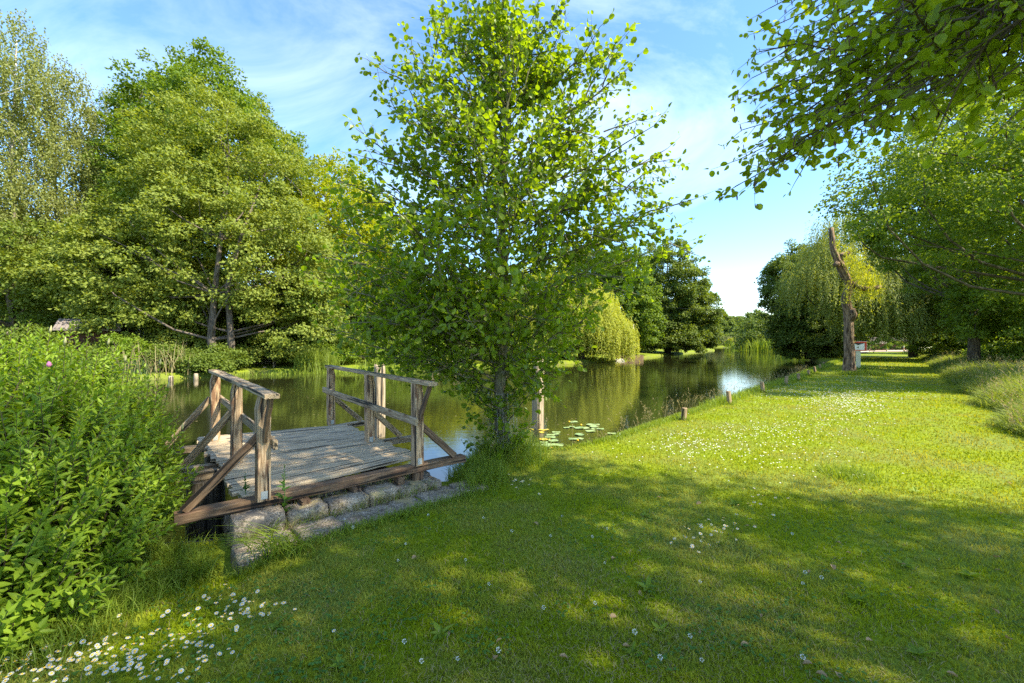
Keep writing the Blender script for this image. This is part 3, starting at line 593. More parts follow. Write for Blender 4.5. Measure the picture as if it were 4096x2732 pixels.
# wire guard around its foot
wg = thing('wire_tree_guard', (abase[0], abase[1], 0), 'cylinder of galvanised wire mesh around the foot of the young alder', 'wire guard')
g = G(); gr = .21
for k in range(16):
    a_ = k * 2 * math.pi / 16; x, y = abase[0] + gr * math.cos(a_), abase[1] + gr * math.sin(a_)
    g.tube([(x, y, -.05), (x + .01, y, .5), (x - .012, y, .98)], .0016, 3, cap=False)
for k in range(12):
    z = .02 + k * .085; g.tube([(abase[0] + gr * math.cos(t) + .01 * math.sin(k), abase[1] + gr * math.sin(t), z + .01 * math.sin(t * 2 + k)) for t in np.linspace(0, 2 * math.pi, 18)], .0016, 3, cap=False)
g.build('wire_mesh', M['metal'], wg, loc=(abase[0], abase[1], 0))

# the tree over the camera's right shoulder: a high canopy that shades the foreground and low boughs in the top right corner
oroot = thing('overhanging_alder', (9.0, -1.2, 0), 'alder whose catkin hung boughs fill the top right corner of the picture', 'tree')
ob = [((4.6, 1.2, 4.6), (736, 186, 4.0)), ((4.6, 1.2, 4.6), (742, 130, 4.6)), ((4.8, 1.5, 4.8), (752, 150, 4.2)), ((4.8, 1.5, 5.2), (752, 78, 4.6)), ((5.0, 1.5, 5.5), (765, 30, 4.6)), ((5.0, 1.6, 5.4), (770, 8, 4.2)),
      ((4.6, 1.4, 4.7), (775, 160, 3.4)), ((4.6, 1.4, 4.7), (800, 135, 3.2)), ((4.6, 1.4, 4.8), (830, 110, 3.0)), ((4.4, 1.2, 4.8), (860, 128, 2.9)), ((4.6, 1.0, 5.0), (800, 60, 3.4)), ((4.6, 1.0, 5.0), (850, 40, 3.1)), ((4.4, 1.0, 4.6), (900, 90, 2.8)),
      ((4.4, 1.0, 4.6), (940, 60, 2.7)), ((4.2, 1.0, 4.3), (960, 110, 2.7)), ((4.4, 1.0, 4.6), (1000, 40, 2.6)), ((4.4, 1.1, 4.2), (1010, 95, 2.7)), ((4.6, 1.2, 5.0), (780, 100, 3.6)), ((4.6, 1.2, 5.2), (820, 20, 3.6)), ((4.6, 1.2, 5.2), (880, 10, 3.4)), ((4.6, 1.2, 5.2), (930, 5, 3.2)), ((4.4, 1.2, 4.9), (890, 55, 3.6)), ((4.4, 1.2, 4.9), (960, 30, 3.6)),
      ((4.6, 1.4, 4.7), (760, 120, 4.0)), ((4.6, 1.4, 4.9), (790, 85, 4.2)), ((4.6, 1.4, 4.9), (840, 75, 4.2)), ((4.6, 1.4, 4.9), (900, 70, 4.4)), ((4.6, 1.4, 4.9), (980, 70, 4.4)), ((4.4, 1.2, 4.6), (850, 150, 3.9)), ((4.6, 1.4, 5.6), (790, 10, 4.8)), ((4.6, 1.4, 5.6), (850, 0, 5.0)), ((4.6, 1.4, 5.6), (950, -10, 5.0)),
      ((4.8, 1.5, 4.8), (755, 95, 4.4)), ((4.8, 1.5, 4.8), (772, 60, 4.4)), ((4.6, 1.3, 4.8), (815, 95, 3.7)), ((4.6, 1.3, 4.8), (870, 90, 3.5)), ((4.5, 1.3, 4.6), (925, 100, 3.4)), ((4.5, 1.3, 4.6), (990, 90, 3.3)), ((4.6, 1.4, 4.7), (738, 160, 4.2)), ((4.6, 1.4, 4.7), (765, 172, 3.8))]
limbs = [(a_, at(*b_)) for a_, b_ in ob]
limb_tree(oroot, limbs, M['over'], M['bark'], 210, .067, None, None, .12, (.22, .45), .048, .012, True, start=.3, droop=.08, fork=(.5, .75))
rng = np.random.default_rng(211)
cl = [(-3.5, .9, 9.1, 3.4, 3.3, 1.4), (0, .5, 9.3, 3.9, 3.3, 1.6), (3.5, -.5, 9.3, 3.8, 3.2, 1.7), (-2.9, 3.4, 9.0, 2.9, 1.7, 1.1), (-1, -2.8, 10, 6.0, 3.2, 2.2)]
cen, dirs = clump_centres(rng, cl, 1000, .2)
arr, rv = clump_leaves(rng, cen, dirs, 46, .62, .135, .5, 'quad')
leaf_obj('upper_crown', arr, M['canopy'], oroot, rng, rv)
trunk_obj(rng, .32, [(0, 0, -.3), (-.3, .2, 3), (-1.2, .8, 6), (-1, .5, 10)], cen, 30, oroot, M['bark'])
gl = G()
for a_ in [(4.6, 1.2, 4.7), (4.8, 1.5, 5.2), (4.4, 1.1, 4.5)]:
    gl.tube(limb_path(rng, (8.3, -.6, 3.6), a_, .05, 7), np.linspace(.11, .035, 7), 8, cap=False)
gl.build('main_boughs', M['bark'], oroot, True, loc=(9.0, -1.2, 0))

# ------------------------------------------------------------------ leafy bush, lower left
broot = thing('meadowsweet_bush', (-3.7, 3.4, 0), 'dense bright green leafy bush with pointed leaves left of the jetty', 'bush')
rng = np.random.default_rng(300)
bl = np.array([(-4.8, 3.8, .70, 1.2, 1.1, .84), (-3.92, 3.6, .42, .64, .75, .70), (-3.58, 2.9, .38, .82, .85, .80), (-3.5, 3.35, .28, .55, .7, .55), (-3.15, 2.75, .28, .55, .55, .52), (-2.98, 2.35, .16, .40, .38, .40), (-5.2, 2.9, .6, 1.6, 1.3, 1.0)])
S = []; Dv = []
for l in bl:
    k = int(640 * l[3] * l[5]) + 70; d = rdir(rng, k * 3); d = d[(d[:, 2] > -.55)][:k]
    p = l[:3] + d * l[3:6] * rng.uniform(.72, 1.0, (len(d), 1))
    keep = np.ones(len(p), bool)
    for l2 in bl: keep &= np.linalg.norm((p - l2[:3]) / l2[3:6], axis=1) > .70
    S.append(p[keep]); Dv.append(d[keep])
S = np.concatenate(S); Dv = np.concatenate(Dv)
P = []; A = []; NN = []; g = G(); SZ = []
for s, d in zip(S, Dv):
    if s[2] < .02: continue
    ax = nrm(d * np.array([.75, .75, .5]) + np.array([0, 0, .75]) + rng.normal(size=3) * .25); L = rng.uniform(.16, .34) * (1.0 + .4 * (d[2] > .6))
    n = int(L / .016); b1 = nrm(np.cross(ax, [0.3, .2, 1])); b2 = np.cross(ax, b1)
    t = np.linspace(0, 1, n); ph = np.arange(n) * 2.4 + rng.random() * 6
    rd = np.outer(np.cos(ph), b1) + np.outer(np.sin(ph), b2)
    P.append(s + np.outer(t * L, ax)); A.append(rd * (1 - .45 * t[:, None]) + ax * (.25 + .8 * t[:, None] ** 2) + rng.normal(size=(n, 3)) * .15)
    NN.append(ax * .9 - rd * .25 + np.array([0, 0, .45]) + rng.normal(size=(n, 3)) * .2)
    SZ.append((.084 - .038 * t ** 3) * rng.uniform(.75, 1.2, n))
    g.tube([s - ax * .22 - d * .05, s, s + ax * L], [.004, .003, .0015], 3, cap=False)
P = np.concatenate(P); A = np.concatenate(A); NN = np.concatenate(NN); SZ = np.concatenate(SZ)
base = np.array(broot.location)
leaf_obj('foliage', leaf_arrays(P, A, NN, SZ, SZ * .40, 'lance', .12), M['spirea'], broot, rng, loc=base)
fl = np.concatenate([l[:3] + rdir(rng, 3600) * l[3:6] * (rng.random((3600, 1)) ** .4) * .80 for l in bl]); fl = fl[fl[:, 2] > 0]
leaf_obj('inner_foliage', leaf_arrays(fl, rdir(rng, len(fl)), rdir(rng, len(fl)) + [0, 0, .7], .06, .028, 'lance'), M['spirea'], broot, rng, loc=base)
# long shoots standing above the bush, with bud spikes
for (px, py, d) in [(30, 320, 3.9), (72, 322, 4.1), (12, 330, 3.7), (50, 333, 3.8), (88, 336, 4.2), (108, 345, 4.2), (133, 345, 4.3), (125, 362, 4.1), (150, 378, 4.1), (168, 388, 4.2), (178, 405, 4.1), (98, 352, 3.8), (65, 345, 3.5), (20, 350, 3.4), (182, 430, 4.0), (190, 470, 4.0), (5, 338, 4.2), (160, 365, 4.4)]:
    tip = at(px, py, d); b0 = tip + np.array([-.06 + rng.normal() * .03, -.02, -.55]); ax = nrm(tip - b0); L = .55; n = 34
    b1 = nrm(np.cross(ax, [0.3, .2, 1])); b2 = np.cross(ax, b1); t = np.linspace(0, 1, n); ph = np.arange(n) * 2.4; rd = np.outer(np.cos(ph), b1) + np.outer(np.sin(ph), b2)
    sz_ = .075 * (1 - .6 * t ** 2); so_ = leaf_obj('shoot', leaf_arrays(b0 + np.outer(t * L, ax), rd + ax * (.35 + .9 * t[:, None] ** 2) + rng.normal(size=(n, 3)) * .1, ax - rd * .25 + rng.normal(size=(n, 3)) * .15, sz_, sz_ * .36, 'lance', .12), M['spirea'], broot, rng, rv=rng.uniform(.4, 1.1, n), loc=base)
    g.tube([b0, tip], [.004, .002], 4, cap=False)
    if rng.random() < .6: bud = G(); bud.tube([tip, tip + ax * .03, tip + ax * .07], [.008, .011, .002], 6); bud.build('flower_bud', M['budspike'], so_, True, loc=base)
g.build('stems', M['twig'], broot, loc=base)
pf = G(); c = at(49, 367, 3.4); pf.tube([c, c + [0, 0, .02], c + [0, 0, .045]], [.012, .018, .006], 7); pf.build('pink_flower_spike', M['pink'], broot, True, loc=base)

# ------------------------------------------------------------------ jetty
jr = np.random.default_rng(400)
def dz_(t): return .30 + .055 * t                       # the deck rises a little away from the bank
jloc = np.array([-2.3, 5.0, 0.0])
jet = thing('wooden_jetty', jloc, 'weathered grey plank jetty with two rickety railings built over the canal edge', 'jetty')
def JB(g, name, mat): return g.build(name, mat, jet, loc=jloc)
PL = [gp(262.8, 497.3, dz_(0)), gp(236.3, 462.4, dz_(.5)), gp(215, 439.7, dz_(1))]
PR = [gp(417.3, 463.2, dz_(0)), gp(369.6, 441.2, dz_(.5)), gp(331, 423.8, dz_(1))]
# deck planks
CL = [gp(240.9, 497.3, .30), gp(198.5, 436.7, .355)]; CR = [gp(415, 455.5, .30), gp(346, 424.5, .355)]
U3 = nrm((PR[0] - PL[0]) * [1, 1, 0]); V3 = nrm((PL[2] - PL[0]) * [1, 1, 0])
g = G(); npk = 19
for i in range(npk):
    t = (i + .5) / npk
    a_ = CL[0] + (CL[1] - CL[0]) * t; b_ = CR[0] + (CR[1] - CR[0]) * t
    a_ = a_ - U3 * jr.uniform(-.02, .05); b_ = b_ + U3 * jr.uniform(-.03, .06)
    wdt = np.linalg.norm(CR[1] - CR[0]) / npk
    wdt2 = abs(np.dot((CL[1] - CL[0]) / npk, V3))
    g.beam(a_ - [0, 0, .02 - jr.normal() * .002], b_ - [0, 0, .02 - jr.normal() * .002], wdt2 - .013, .04, seg=10, jit=.0016, ch=.005, rng=jr)
JB(g, 'deck', M['deck'])
# near edge beam
nb0, nb1 = gp(174.2, 516, .29), gp(465.8, 455.0, .29)
bd = nrm(nb1 - nb0); bp = np.cross([0, 0, 1], bd)
g = G(); g.beam(nb0 + bp * .065 - [0, 0, .045], nb1 + bp * .065 - [0, 0, .045], .13, .085, seg=14, jit=.0015, ch=.008, rng=jr); JB(g, 'edge_beam', M['beam'])
def cross(p0, p1, w=.12, h=.09, zz=-.055, mat='rail'):
    g = G(); g.beam(np.array(p0) + [0, 0, zz], np.array(p1) + [0, 0, zz], w, h, seg=6, jit=.002, rng=jr); JB(g, 'cross_beam', M[mat])
dl = lambda t, s_: PL[0] * (1 - t) + PL[2] * t + U3 * s_ + [0, 0, -.04]
cross(dl(.47, .5), gp(176.5, 473.5, .27), .13, .09); cross(dl(.56, .5), gp(182, 467, .27), .12, .09)
cross(dl(.93, .5), gp(176, 446.5, .31), .12, .08)
dr = lambda t, s_: PR[0] * (1 - t) + PR[2] * t - U3 * s_ + [0, 0, -.04]
cross(dr(.56, .5), gp(412, 434.8, .29), .12, .08); cross(dr(1.0, .5), gp(364, 419.6, .33), .12, .08)
for s_ in (.35, .85, 1.35):       # joists under the planks
    g = G(); g.beam(PL[0] + U3 * s_ - V3 * .05 - [0, 0, .16], PL[2] + U3 * s_ - [0, 0, .16], .08, .12, rng=jr); JB(g, 'joist', M['beam'])
# posts
HP = .93
def post(b, h=HP, w=.105, chamfer_side=1):
    g = G(); z = b[2]
    p0 = np.array(b); p1 = p0 + [0, 0, h]
    s_ = U3 * (w / 2); v_ = V3 * (w / 2); off = jr.uniform(0, 40, 3); V = []; GC = []
    lv = [(-.02, 1, 1, 1), (h * .3, 1, 1, 1), (h * .6, 1, 1, 1), (h * .86, 1, 1, 1), (h, 1, 1, .45)]
    for (zz, a1, b1, c1) in lv:
        for (su, sv) in ((-1, -1), (-.86, -1.08), (.86, -1.08), (1, -1), (1, 1), (.86, 1.08), (-.86, 1.08), (-1, 1)):
            u_ = su * (c1 if su * chamfer_side > 0 else 1)
            q = p0 + s_ * u_ + v_ * sv + np.array([0, 0, zz]) + jr.normal(size=3) * .0022
            V.append(q); GC.append((zz + off[0], su * w / 2 + off[1], sv * w / 2 + off[2]))
    fs = [(i * 8 + k, i * 8 + (k + 1) % 8, i * 8 + 8 + (k + 1) % 8, i * 8 + 8 + k) for i in range(4) for k in range(8)]
    fs += [tuple(range(7, -1, -1)), tuple(32 + k for k in range(8))]
    g.add(V, fs, GC); o = JB(g, 'post', M['post'])
    # small steel angle at the foot
    gb = G(); q = p0 - v_ * 1.12 + np.array([0, 0, .0]); gb.beam(q + [0, 0, .0], q + [0, 0, .07], w * .5, .004, up=V3, seg=1, jit=0); k_ = gb.build('foot_bracket', M['metal'], o, loc=jloc)
for b in PL: post(b, chamfer_side=-1)
for b in PR: post(b, chamfer_side=1)
def board(p0, p1, w, h, name, mat='rail', up=(0, 0, 1)):
    g = G(); g.beam(p0, p1, w, h, up=up, seg=12, jit=.0016, ch=.005, rng=jr); return JB(g, name, M[mat])
zt = HP + .018
for Ps, s_ in ((PL, 1), (PR, 1)):
    board(Ps[2] + V3 * .12 + [0, 0, zt], Ps[0] - V3 * .34 + [0, 0, zt - .006], .115, .04, 'handrail')
board(PL[2] + U3 * .073 + V3 * .1 + [0, 0, .56], PL[0] + U3 * .073 - V3 * .14 + [0, 0, .485], .035, .085, 'mid_rail')
board(PR[2] - U3 * .073 + V3 * .14 + [0, 0, .56], PR[0] - U3 * .073 - V3 * .12 + [0, 0, .50], .035, .085, 'mid_rail')
# braces from each post out to the beam ends
def brace(P, z0, end, mat='rail', w=.075, th=.04):
    g = G(); g.beam(np.array(P) + [0, 0, z0], end, w, th, up=V3, seg=7, jit=.0015, rng=jr); JB(g, 'brace', M[mat])
brace(PL[0] - U3 * .03, .56, gp(184, 511, .30), 'beam'); brace(PL[1] - U3 * .05, .58, gp(184, 466, .30)); brace(PL[2] - U3 * .05, .58, gp(166.7, 445.8, .33))
brace(PR[0] + U3 * .04, .44, gp(454.4, 455.5, .31), 'beam'); brace(PR[1] + U3 * .04, .42, gp(400.6, 436.0, .32)); brace(PR[2] + U3 * .04, .44, gp(361, 420.5, .35))
for Ps in (PL, PR):                # short struts under the rail ends
    g = G(); g.beam(Ps[0] - V3 * .05 + [0, 0, .52], Ps[0] - V3 * .28 + [0, 0, HP - .005], .06, .035, up=U3, seg=5, jit=.0015, rng=jr); JB(g, 'rail_strut', M['beam'])
# piles carrying the jetty
pc = np.array([gx(205, 4.68), 4.68]); g = G(); g.tube([(pc[0], pc[1], z) for z in (-1.3, -.4, -.05, .17)], [.172, .172, .168, .165], 20, wob=.015); JB(g, 'support_pile', M['wetpile'])
for b in (PL[2], PR[1], PR[2]):
    g = G(); g.tube([(b[0], b[1], z) for z in (-1.3, .2)], [.12, .12], 14); JB(g, 'support_pile', M['wetpile'])
b = PR[0]; g = G(); g.beam((b[0], b[1], -.2), (b[0], b[1], .2), .11, .11, up=V3, rng=jr); JB(g, 'support_post', M['beam'])
# tall broken piles
def pile(px, d, top, r, mat, label, seed):
    rs = np.random.default_rng(seed); x = gx(px, d); root = thing('mooring_pile', (x, d, WATER), label, 'mooring pile', 'weathered mooring piles in the canal'); g = G(); n = 22
    V = []; GC = []; zs = [-.9, -.3, 0, .4, .9, 1.3, top - .12, top]
    for j, z in enumerate(zs):
        for k in range(n):
            a_ = k * 2 * math.pi / n; rr_ = r * (1 + .05 * math.sin(3 * a_ + z) + .04 * math.sin(7 * a_)); zz = z
            if j == len(zs) - 1: zz = z - (rs.random() * .11 if k % 3 else 0); rr_ *= .93
            V.append((rr_ * math.cos(a_), rr_ * math.sin(a_), zz)); GC.append((z + seed, rr_ * math.cos(a_), rr_ * math.sin(a_)))
    fs = [(i * n + k, i * n + (k + 1) % n, (i + 1) * n + (k + 1) % n, (i + 1) * n + k) for i in range(len(zs) - 1) for k in range(n)]
    V.append((0, 0, top - .1)); GC.append((0, 0, 0)); m_ = (len(zs) - 1) * n
    fs += [(m_ + k, m_ + (k + 1) % n, len(V) - 1) for k in range(n)]
    g.add(V, fs, GC); g.build('pile_shaft', M[mat], root, True); return root
pile(538.0, 10.3, 1.76, .145, 'pile', 'tall split grey mooring pile in the water right of the young alder', 3)
pile(379.4, 9.4, 1.64, .118, 'pile', 'broken topped grey mooring pile behind the middle post of the far railing', 8)

# ------------------------------------------------------------------ stones
def rock(lo, hi, seed, res=7, r=.03, amp=.018):
    lo = np.array(lo, float); hi = np.array(hi, float); c = (lo + hi) / 2; h = (hi - lo) / 2; idx = {}; V = []; Fs = []
    def vid(p):
        key = tuple(np.round(p, 4))
        if key not in idx: idx[key] = len(V); V.append(p)
        return idx[key]
    for ax_ in range(3):
        for sg in (-1, 1):
            u_, v_ = [(1, 2), (2, 0), (0, 1)][ax_]
            for i in range(res):
                for j in range(res):
                    q = []
                    for (di, dj) in ((0, 0), (1, 0), (1, 1), (0, 1)):
                        p = np.zeros(3); p[ax_] = sg; p[u_] = -1 + 2 * (i + di) / res; p[v_] = -1 + 2 * (j + dj) / res; q.append(vid(p))
                    Fs.append(tuple(q if sg > 0 else q[::-1]))
    V = np.array(V); inner = np.maximum(h - r, h * .3); p = V * h; q = np.clip(p, -inner, inner); d = p - q; L = np.linalg.norm(d, axis=1, keepdims=True); p = np.where(L > 1e-6, q + d / np.maximum(L, 1e-6) * np.minimum(L, r), p)
    out = []
    for k in p:
        v = Vector((k[0] * 5 + seed * 3.1, k[1] * 5, k[2] * 5)); n_ = mnoise.noise_vector(v) * amp + mnoise.noise_vector(v * 3) * amp * .45
        out.append((c[0] + k[0] + n_.x, c[1] + k[1] + n_.y, c[2] + k[2] + n_.z))
    return np.array(out), Fs
wloc = np.array([LW0[0], LW0[1], 0.0]); wall = thing('stone_landing', wloc, 'two stepped courses of rough granite blocks in front of the jetty', 'stone steps')
wr = np.random.default_rng(7)
def to_w(p):   # local (along, back, up) -> world relative to wall base
    return np.stack([p[:, 0] * UD[0] + p[:, 1] * VD[0], p[:, 0] * UD[1] + p[:, 1] * VD[1], p[:, 2]], 1)
def stone(lo, hi, seed, mat, nm='stone', **kw):
    v, f = rock(lo, hi, seed, **kw); me = raw_mesh(nm, to_w(v), [i for q in f for i in q], [4] * len(f), smooth=True); return link(nm, me, wall, [M[mat]])
x = 0.0; k = 0
for w_, m_ in ((.42, 'stone_tan'), (.36, 'stone'), (.40, 'stone'), (.33, 'stone'), (.34, 'stone'), (.20, 'stone_tan')):
    top = .18 - .045 * x; stone((x + .008, .19 + wr.normal() * .012, -.3), (x + w_ - .008, .50, top + .01 + wr.normal() * .012), k + 1, m_, r=.02, amp=.016); x += w_; k += 1
UL = x
x = -.02
for w_ in (.46, .38, .52, .33, .44, .35):
    stone((x + .01, -.14 + wr.normal() * .015, -.3), (x + w_ - .01, .21, .045 + wr.normal() * .01), k + 20, 'stone', r=.02, amp=.014); x += w_; k += 1
stone((.0, .48, -.9), (UL, .62, .13), 77, 'mortar', 'mortar_backing', res=12, r=.02, amp=.02)
stone((.03, .26, -.2), (UL - .03, .50, .115), 78, 'mortar', 'mortar_bed', res=12, r=.01, amp=.012)
# plank retaining edge left of the stones and sunken timbers under the jetty
def timber(name, p0, p1, w, h, label):
    o = thing(name, ((p0[0] + p1[0]) / 2, (p0[1] + p1[1]) / 2, min(p0[2], p1[2])), label, 'timber'); g = G(); g.beam(p0, p1, w, h, seg=6, jit=.003, rng=jr); g.build('timber_body', M['wetpile'], o, loc=o.location)
timber('sunken_timber', (-3.9, 3.98, -.36), (-2.35, 4.25, -.36), .16, .16, 'dark wet beam lying at the waterline below the jetty corner')
timber('retaining_plank', (-2.45, 3.62, -.6), (-2.36, 3.6, .05), .05, .22, 'upright wooden plank wedged at the left end of the granite blocks')

# ------------------------------------------------------------------ bank posts
bp_ = [(683.5, 420, 11.0, 'nearest bank post, leaning slightly, alone in the sunlit grass'), (729.5, 404.7, 11.7, 'second bank post counting away from the camera'), (763, 392.9, 9.2, 'third bank post, at the start of the white water reflection edge'), (786, 385.4, 8.2, 'fourth bank post counting away from the camera'),
       (798.7, 380.7, 6.4, 'fifth bank post, left of the pollarded trunk foot'), (808.5, 375.5, 4.9, 'short sixth bank post counting away from the camera'), (815.3, 373.2, 6.1, 'tallest of the mid distance bank posts, pale topped'), (820.4, 369.7, 5.0, 'eighth bank post counting away from the camera'),
       (824, 366, 3.4, 'low ninth bank post in the tight far cluster'), (826, 363.8, 4.5, 'tenth bank post in the tight far cluster'), (828.2, 361, 2.6, 'farthest and lowest of the round bank posts')]
for i, (px, py, hpx, lb) in enumerate(bp_):
    p = gp(px, py); h = hpx * p[1] / F + .04; z0 = gz(p[0], p[1]); o = thing('bank_post', (p[0], p[1], z0), lb, 'post', 'wooden posts along the lawn edge'); g = G()
    tl = jr.normal(size=2) * .02; r = .062
    g.tube([(0, 0, -.25), (0, 0, .02), (tl[0] * .5, tl[1] * .5, h * .5), (tl[0], tl[1], h - .008), (tl[0], tl[1], h)], [r, r, r * .98, r * .96, r * .82], 10, wob=.05); g.build('post_shaft', M['bankpost'], o)
p = gp(828.7, 357.3); o = thing('broken_gate_post', (p[0], p[1], 0), 'grey broken double post at the far end of the lawn edge', 'post'); g = G()
g.beam((-.25, 0, -.1), (-.15, 0, 1.0), .2, .2, rng=jr); g.beam((.45, 0, -.1), (.3, 0, 1.05), .16, .16, rng=jr); g.beam((-.3, 0, 1.0), (.9, .1, 1.08), .2, .16, rng=jr); g.build('weathered_timber', M['pile'], o)
# posts in front of the far bank
fb = [(171, 381, 5, 'leftmost whitish stump at the far bank'), (196, 379.5, 6, 'second whitish stump at the far bank, beside the dark shrub'), (258, 373, 4, 'short stump right of the left handrail'), (264.5, 372.4, 6, 'slightly taller stump beside the thin pole at the far bank'), (281, 371.8, 5, 'stump at the bare earth patch of the far bank'), (295, 371.2, 5, 'stump at the left end of the reeds'), (311, 371, 4.5, 'stump in front of the reeds')]
for i, (px, py, hpx, lb) in enumerate(fb):
    p = gp(px, py, WATER); o = thing('far_bank_stump', (p[0], p[1], WATER), lb, 'post', 'mooring stumps along the far bank'); g = G(); h = hpx * p[1] / F
    g.tube([(0, 0, -.5), (0, 0, h * .5), (.02, 0, h)], [.12, .12, .1], 9, wob=.06); g.build('stump_shaft', M['pile'], o, True)
p = gp(273.5, 372, WATER); o = thing('thin_pole', (p[0], p[1], WATER), 'thin upright grey pole standing in the water at the far bank', 'pole'); g = G(); g.tube([(0, 0, -.5), (.01, 0, .6), (0, 0, 1.38)], [.065, .06, .055], 8); g.build('pole_shaft', M['pile'], o, True)
# stack of boards on the far bank
p = at(256, 360, 32); o = thing('board_stack', (p[0], p[1], 0), 'stack of old boards on the far bank under the trees', 'wood stack'); g = G()
for k in range(6): g.beam((-1.0 + jr.normal() * .1, jr.normal() * .05, .1 + k * .14), (1.0 + jr.normal() * .12, jr.normal() * .05, .1 + k * .14), .6, .06, rng=jr)
g.build('boards', M['rail'], o)
# landing stage beside the yellow willow
o = thing('landing_stage', (13.5, 48.8, 0), 'low pale landing with timber piling at the foot of the trees beyond the yellow willow', 'landing stage'); g = G()
for k in range(14): g.beam((-1.2 + k * .3, .3 + k * .22, -.9), (-1.2 + k * .3, .3 + k * .22, .12 + jr.random() * .06), .26, .1, up=(0, 1, 0), rng=jr)
g.build('piling', M['bankpost'], o); g = G(); g.box((-2.2, -.9, -.5), (-.6, .4, -.22)); g.build('float', M['white'], o)
o = thing('slender_trunk', (gx(634, 53), 53, 0), 'thin bare pale trunk standing in front of the trees right of the yellow willow', 'trunk'); g = G(); g.tube([(0, 0, -.3), (.05, 0, 2), (-.1, 0, 4)], [.13, .1, .07], 8); g.build('trunk', M['bark_birch'], o, True)
# little far jetty by the reeds
o = thing('distant_jetty', (gx(766, 128), 128, WATER), 'tiny dark jetty in front of the far reeds', 'jetty'); g = G(); g.box((-2.2, -.6, .45), (2.2, .6, .6))
for k in (-2, -1, 0, 1, 2): g.box((k - .06, -.5, -.5), (k + .06, -.38, .45))
g.build('platform', M['rail'], o)
# dead branches at the far bank by the alder
for i, (px, py, d, lb) in enumerate([(444, 369, 31, 'bare bleached branch hanging in the water behind the young alder'), (432, 370, 31.4, 'smaller bare branch at the bank behind the young alder')]):
    b = np.array([gx(px, d), d, WATER]); o = thing('dead_branch', b, lb, 'branch', 'bare branches at the far bank'); g = G()
    for k in range(9): g.tube(limb_path(jr, (jr.normal() * .3, 0, .1), (jr.normal() * 1.1, jr.normal() * .4, jr.uniform(-.3, 1.5)), .25, 6), np.linspace(.03, .012, 6), 4, cap=False)
    g.build('branch_wood', M['pile'], o)

# ------------------------------------------------------------------ pollarded willow
PD = 22.2
pb = at(849.4, 375.5, PD); proot = thing('pollarded_willow', (pb[0], pb[1], 0), 'crooked bare willow trunk with a sawn off top and tufts of bright shoots', 'tree')
sp = [(849.4, 377, 9.6), (849.4, 373, 7.8), (849.4, 366, 6.5), (849.2, 355, 5.6), (849, 344, 5.3), (848.8, 330, 5.1), (848.7, 314, 5.0), (846.6, 306, 4.9), (845.6, 300, 4.9), (847.2, 293, 4.6), (849.4, 288, 4.2), (848.2, 282, 4.4), (844.8, 275, 4.7), (841.8, 269, 4.7), (839.6, 263.5, 4.7), (836.6, 257, 4.0), (833.4, 250, 3.3), (832.2, 243, 3.0), (831.8, 236, 2.9), (831.2, 228.2, 2.7)]
g = G(); pts = [at(x, y, PD) for x, y, r in sp]; rad = [r * .79 * PD / F for x, y, r in sp]
pts2 = []; rad2 = []
for i in range(len(pts) - 1):
    for t in (0, .5): pts2.append(pts[i] * (1 - t) + pts[i + 1] * t); rad2.append(rad[i] * (1 - t) + rad[i + 1] * t)
pts2.append(pts[-1]); rad2.append(rad[-1]); g.tube(pts2, rad2, 26, wob=.10)
top = pts[-1]; g.build('trunk', M['bark_willow'], proot, True, loc=proot.location)
g = G(); g.tube([top + [0, 0, .0], top + [0, 0, .02]], [rad[-1] * .93, rad[-1] * .9], 20); g.build('sawn_top', M['cut'], proot, loc=proot.location)
g = G(); g.tube([at(x, y, PD - .1 * i) for i, (x, y) in enumerate([(851, 284), (857, 286.5), (865, 289), (873, 288.5), (881, 286.5)])], [.16, .14, .13, .11, .1], 10, wob=.06); g.build('branch_stub', M['bark_willow'], proot, True, loc=proot.location)
g = G(); g.tube([at(838, 256, PD), at(843, 255, PD - .1), at(849.5, 252, PD - .2)], [.16, .13, .10], 9); g.build('branch_stub', M['bark_willow'], proot, True, loc=proot.location)
g = G(); g.tube([at(851, 320, PD - .1), at(854, 314, PD - .25), at(852.5, 309.5, PD - .3)], [.16, .15, .13], 9); g.build('branch_stub', M['bark_willow'], proot, True, loc=proot.location)
g = G(); g.tube([at(837, 264, PD - .15), at(835.2, 264.6, PD - .35)], [.15, .12], 9); g.build('branch_stub', M['bark_willow'], proot, True, loc=proot.location)
g = G(); g.tube([at(850, 288, PD), at(858, 280, PD + .3), at(872, 268, PD + .6)], [.07, .04, .02], 6); g.build('branch_stub', M['bark_willow'], proot, True, loc=proot.location)
rng = np.random.default_rng(500); S = []; D = []; L = []
for (px, py, rx_, ry_, n_) in [(862, 272, 12, 9, 230), (846, 250, 7, 10, 90), (850, 291, 7, 4, 60), (872, 279, 8, 6, 90), (838, 240, 4, 8, 40), (856, 258, 8, 7, 80), (853, 330, 3, 5, 16), (872, 290, 8, 3, 40)]:
    for _ in range(n_):
        S.append(at(px + rng.normal() * rx_ * .5, py + rng.normal() * ry_ * .5, PD + rng.normal() * .5 + .1)); D.append(rdir(rng, 1)[0]); L.append(rng.uniform(.2, .75))
kk = rng.random(len(S)) < .6; S = (np.array(S) + rng.normal(size=(len(S), 3)) * [.22, .2, .22])[kk]; D = np.array(D)[kk]; L = np.array(L)[kk] * 1.25
leaf_obj('shoots', strands(rng, S, D, L, .15, .036, .05, .15, 1), leaf_mat('yellow_willow_shoots', (.28, .33, .02), (.42, .46, .05), .5, .5), proot, rng, loc=proot.location)  # the shoots' own bright yellow-green leaf colour

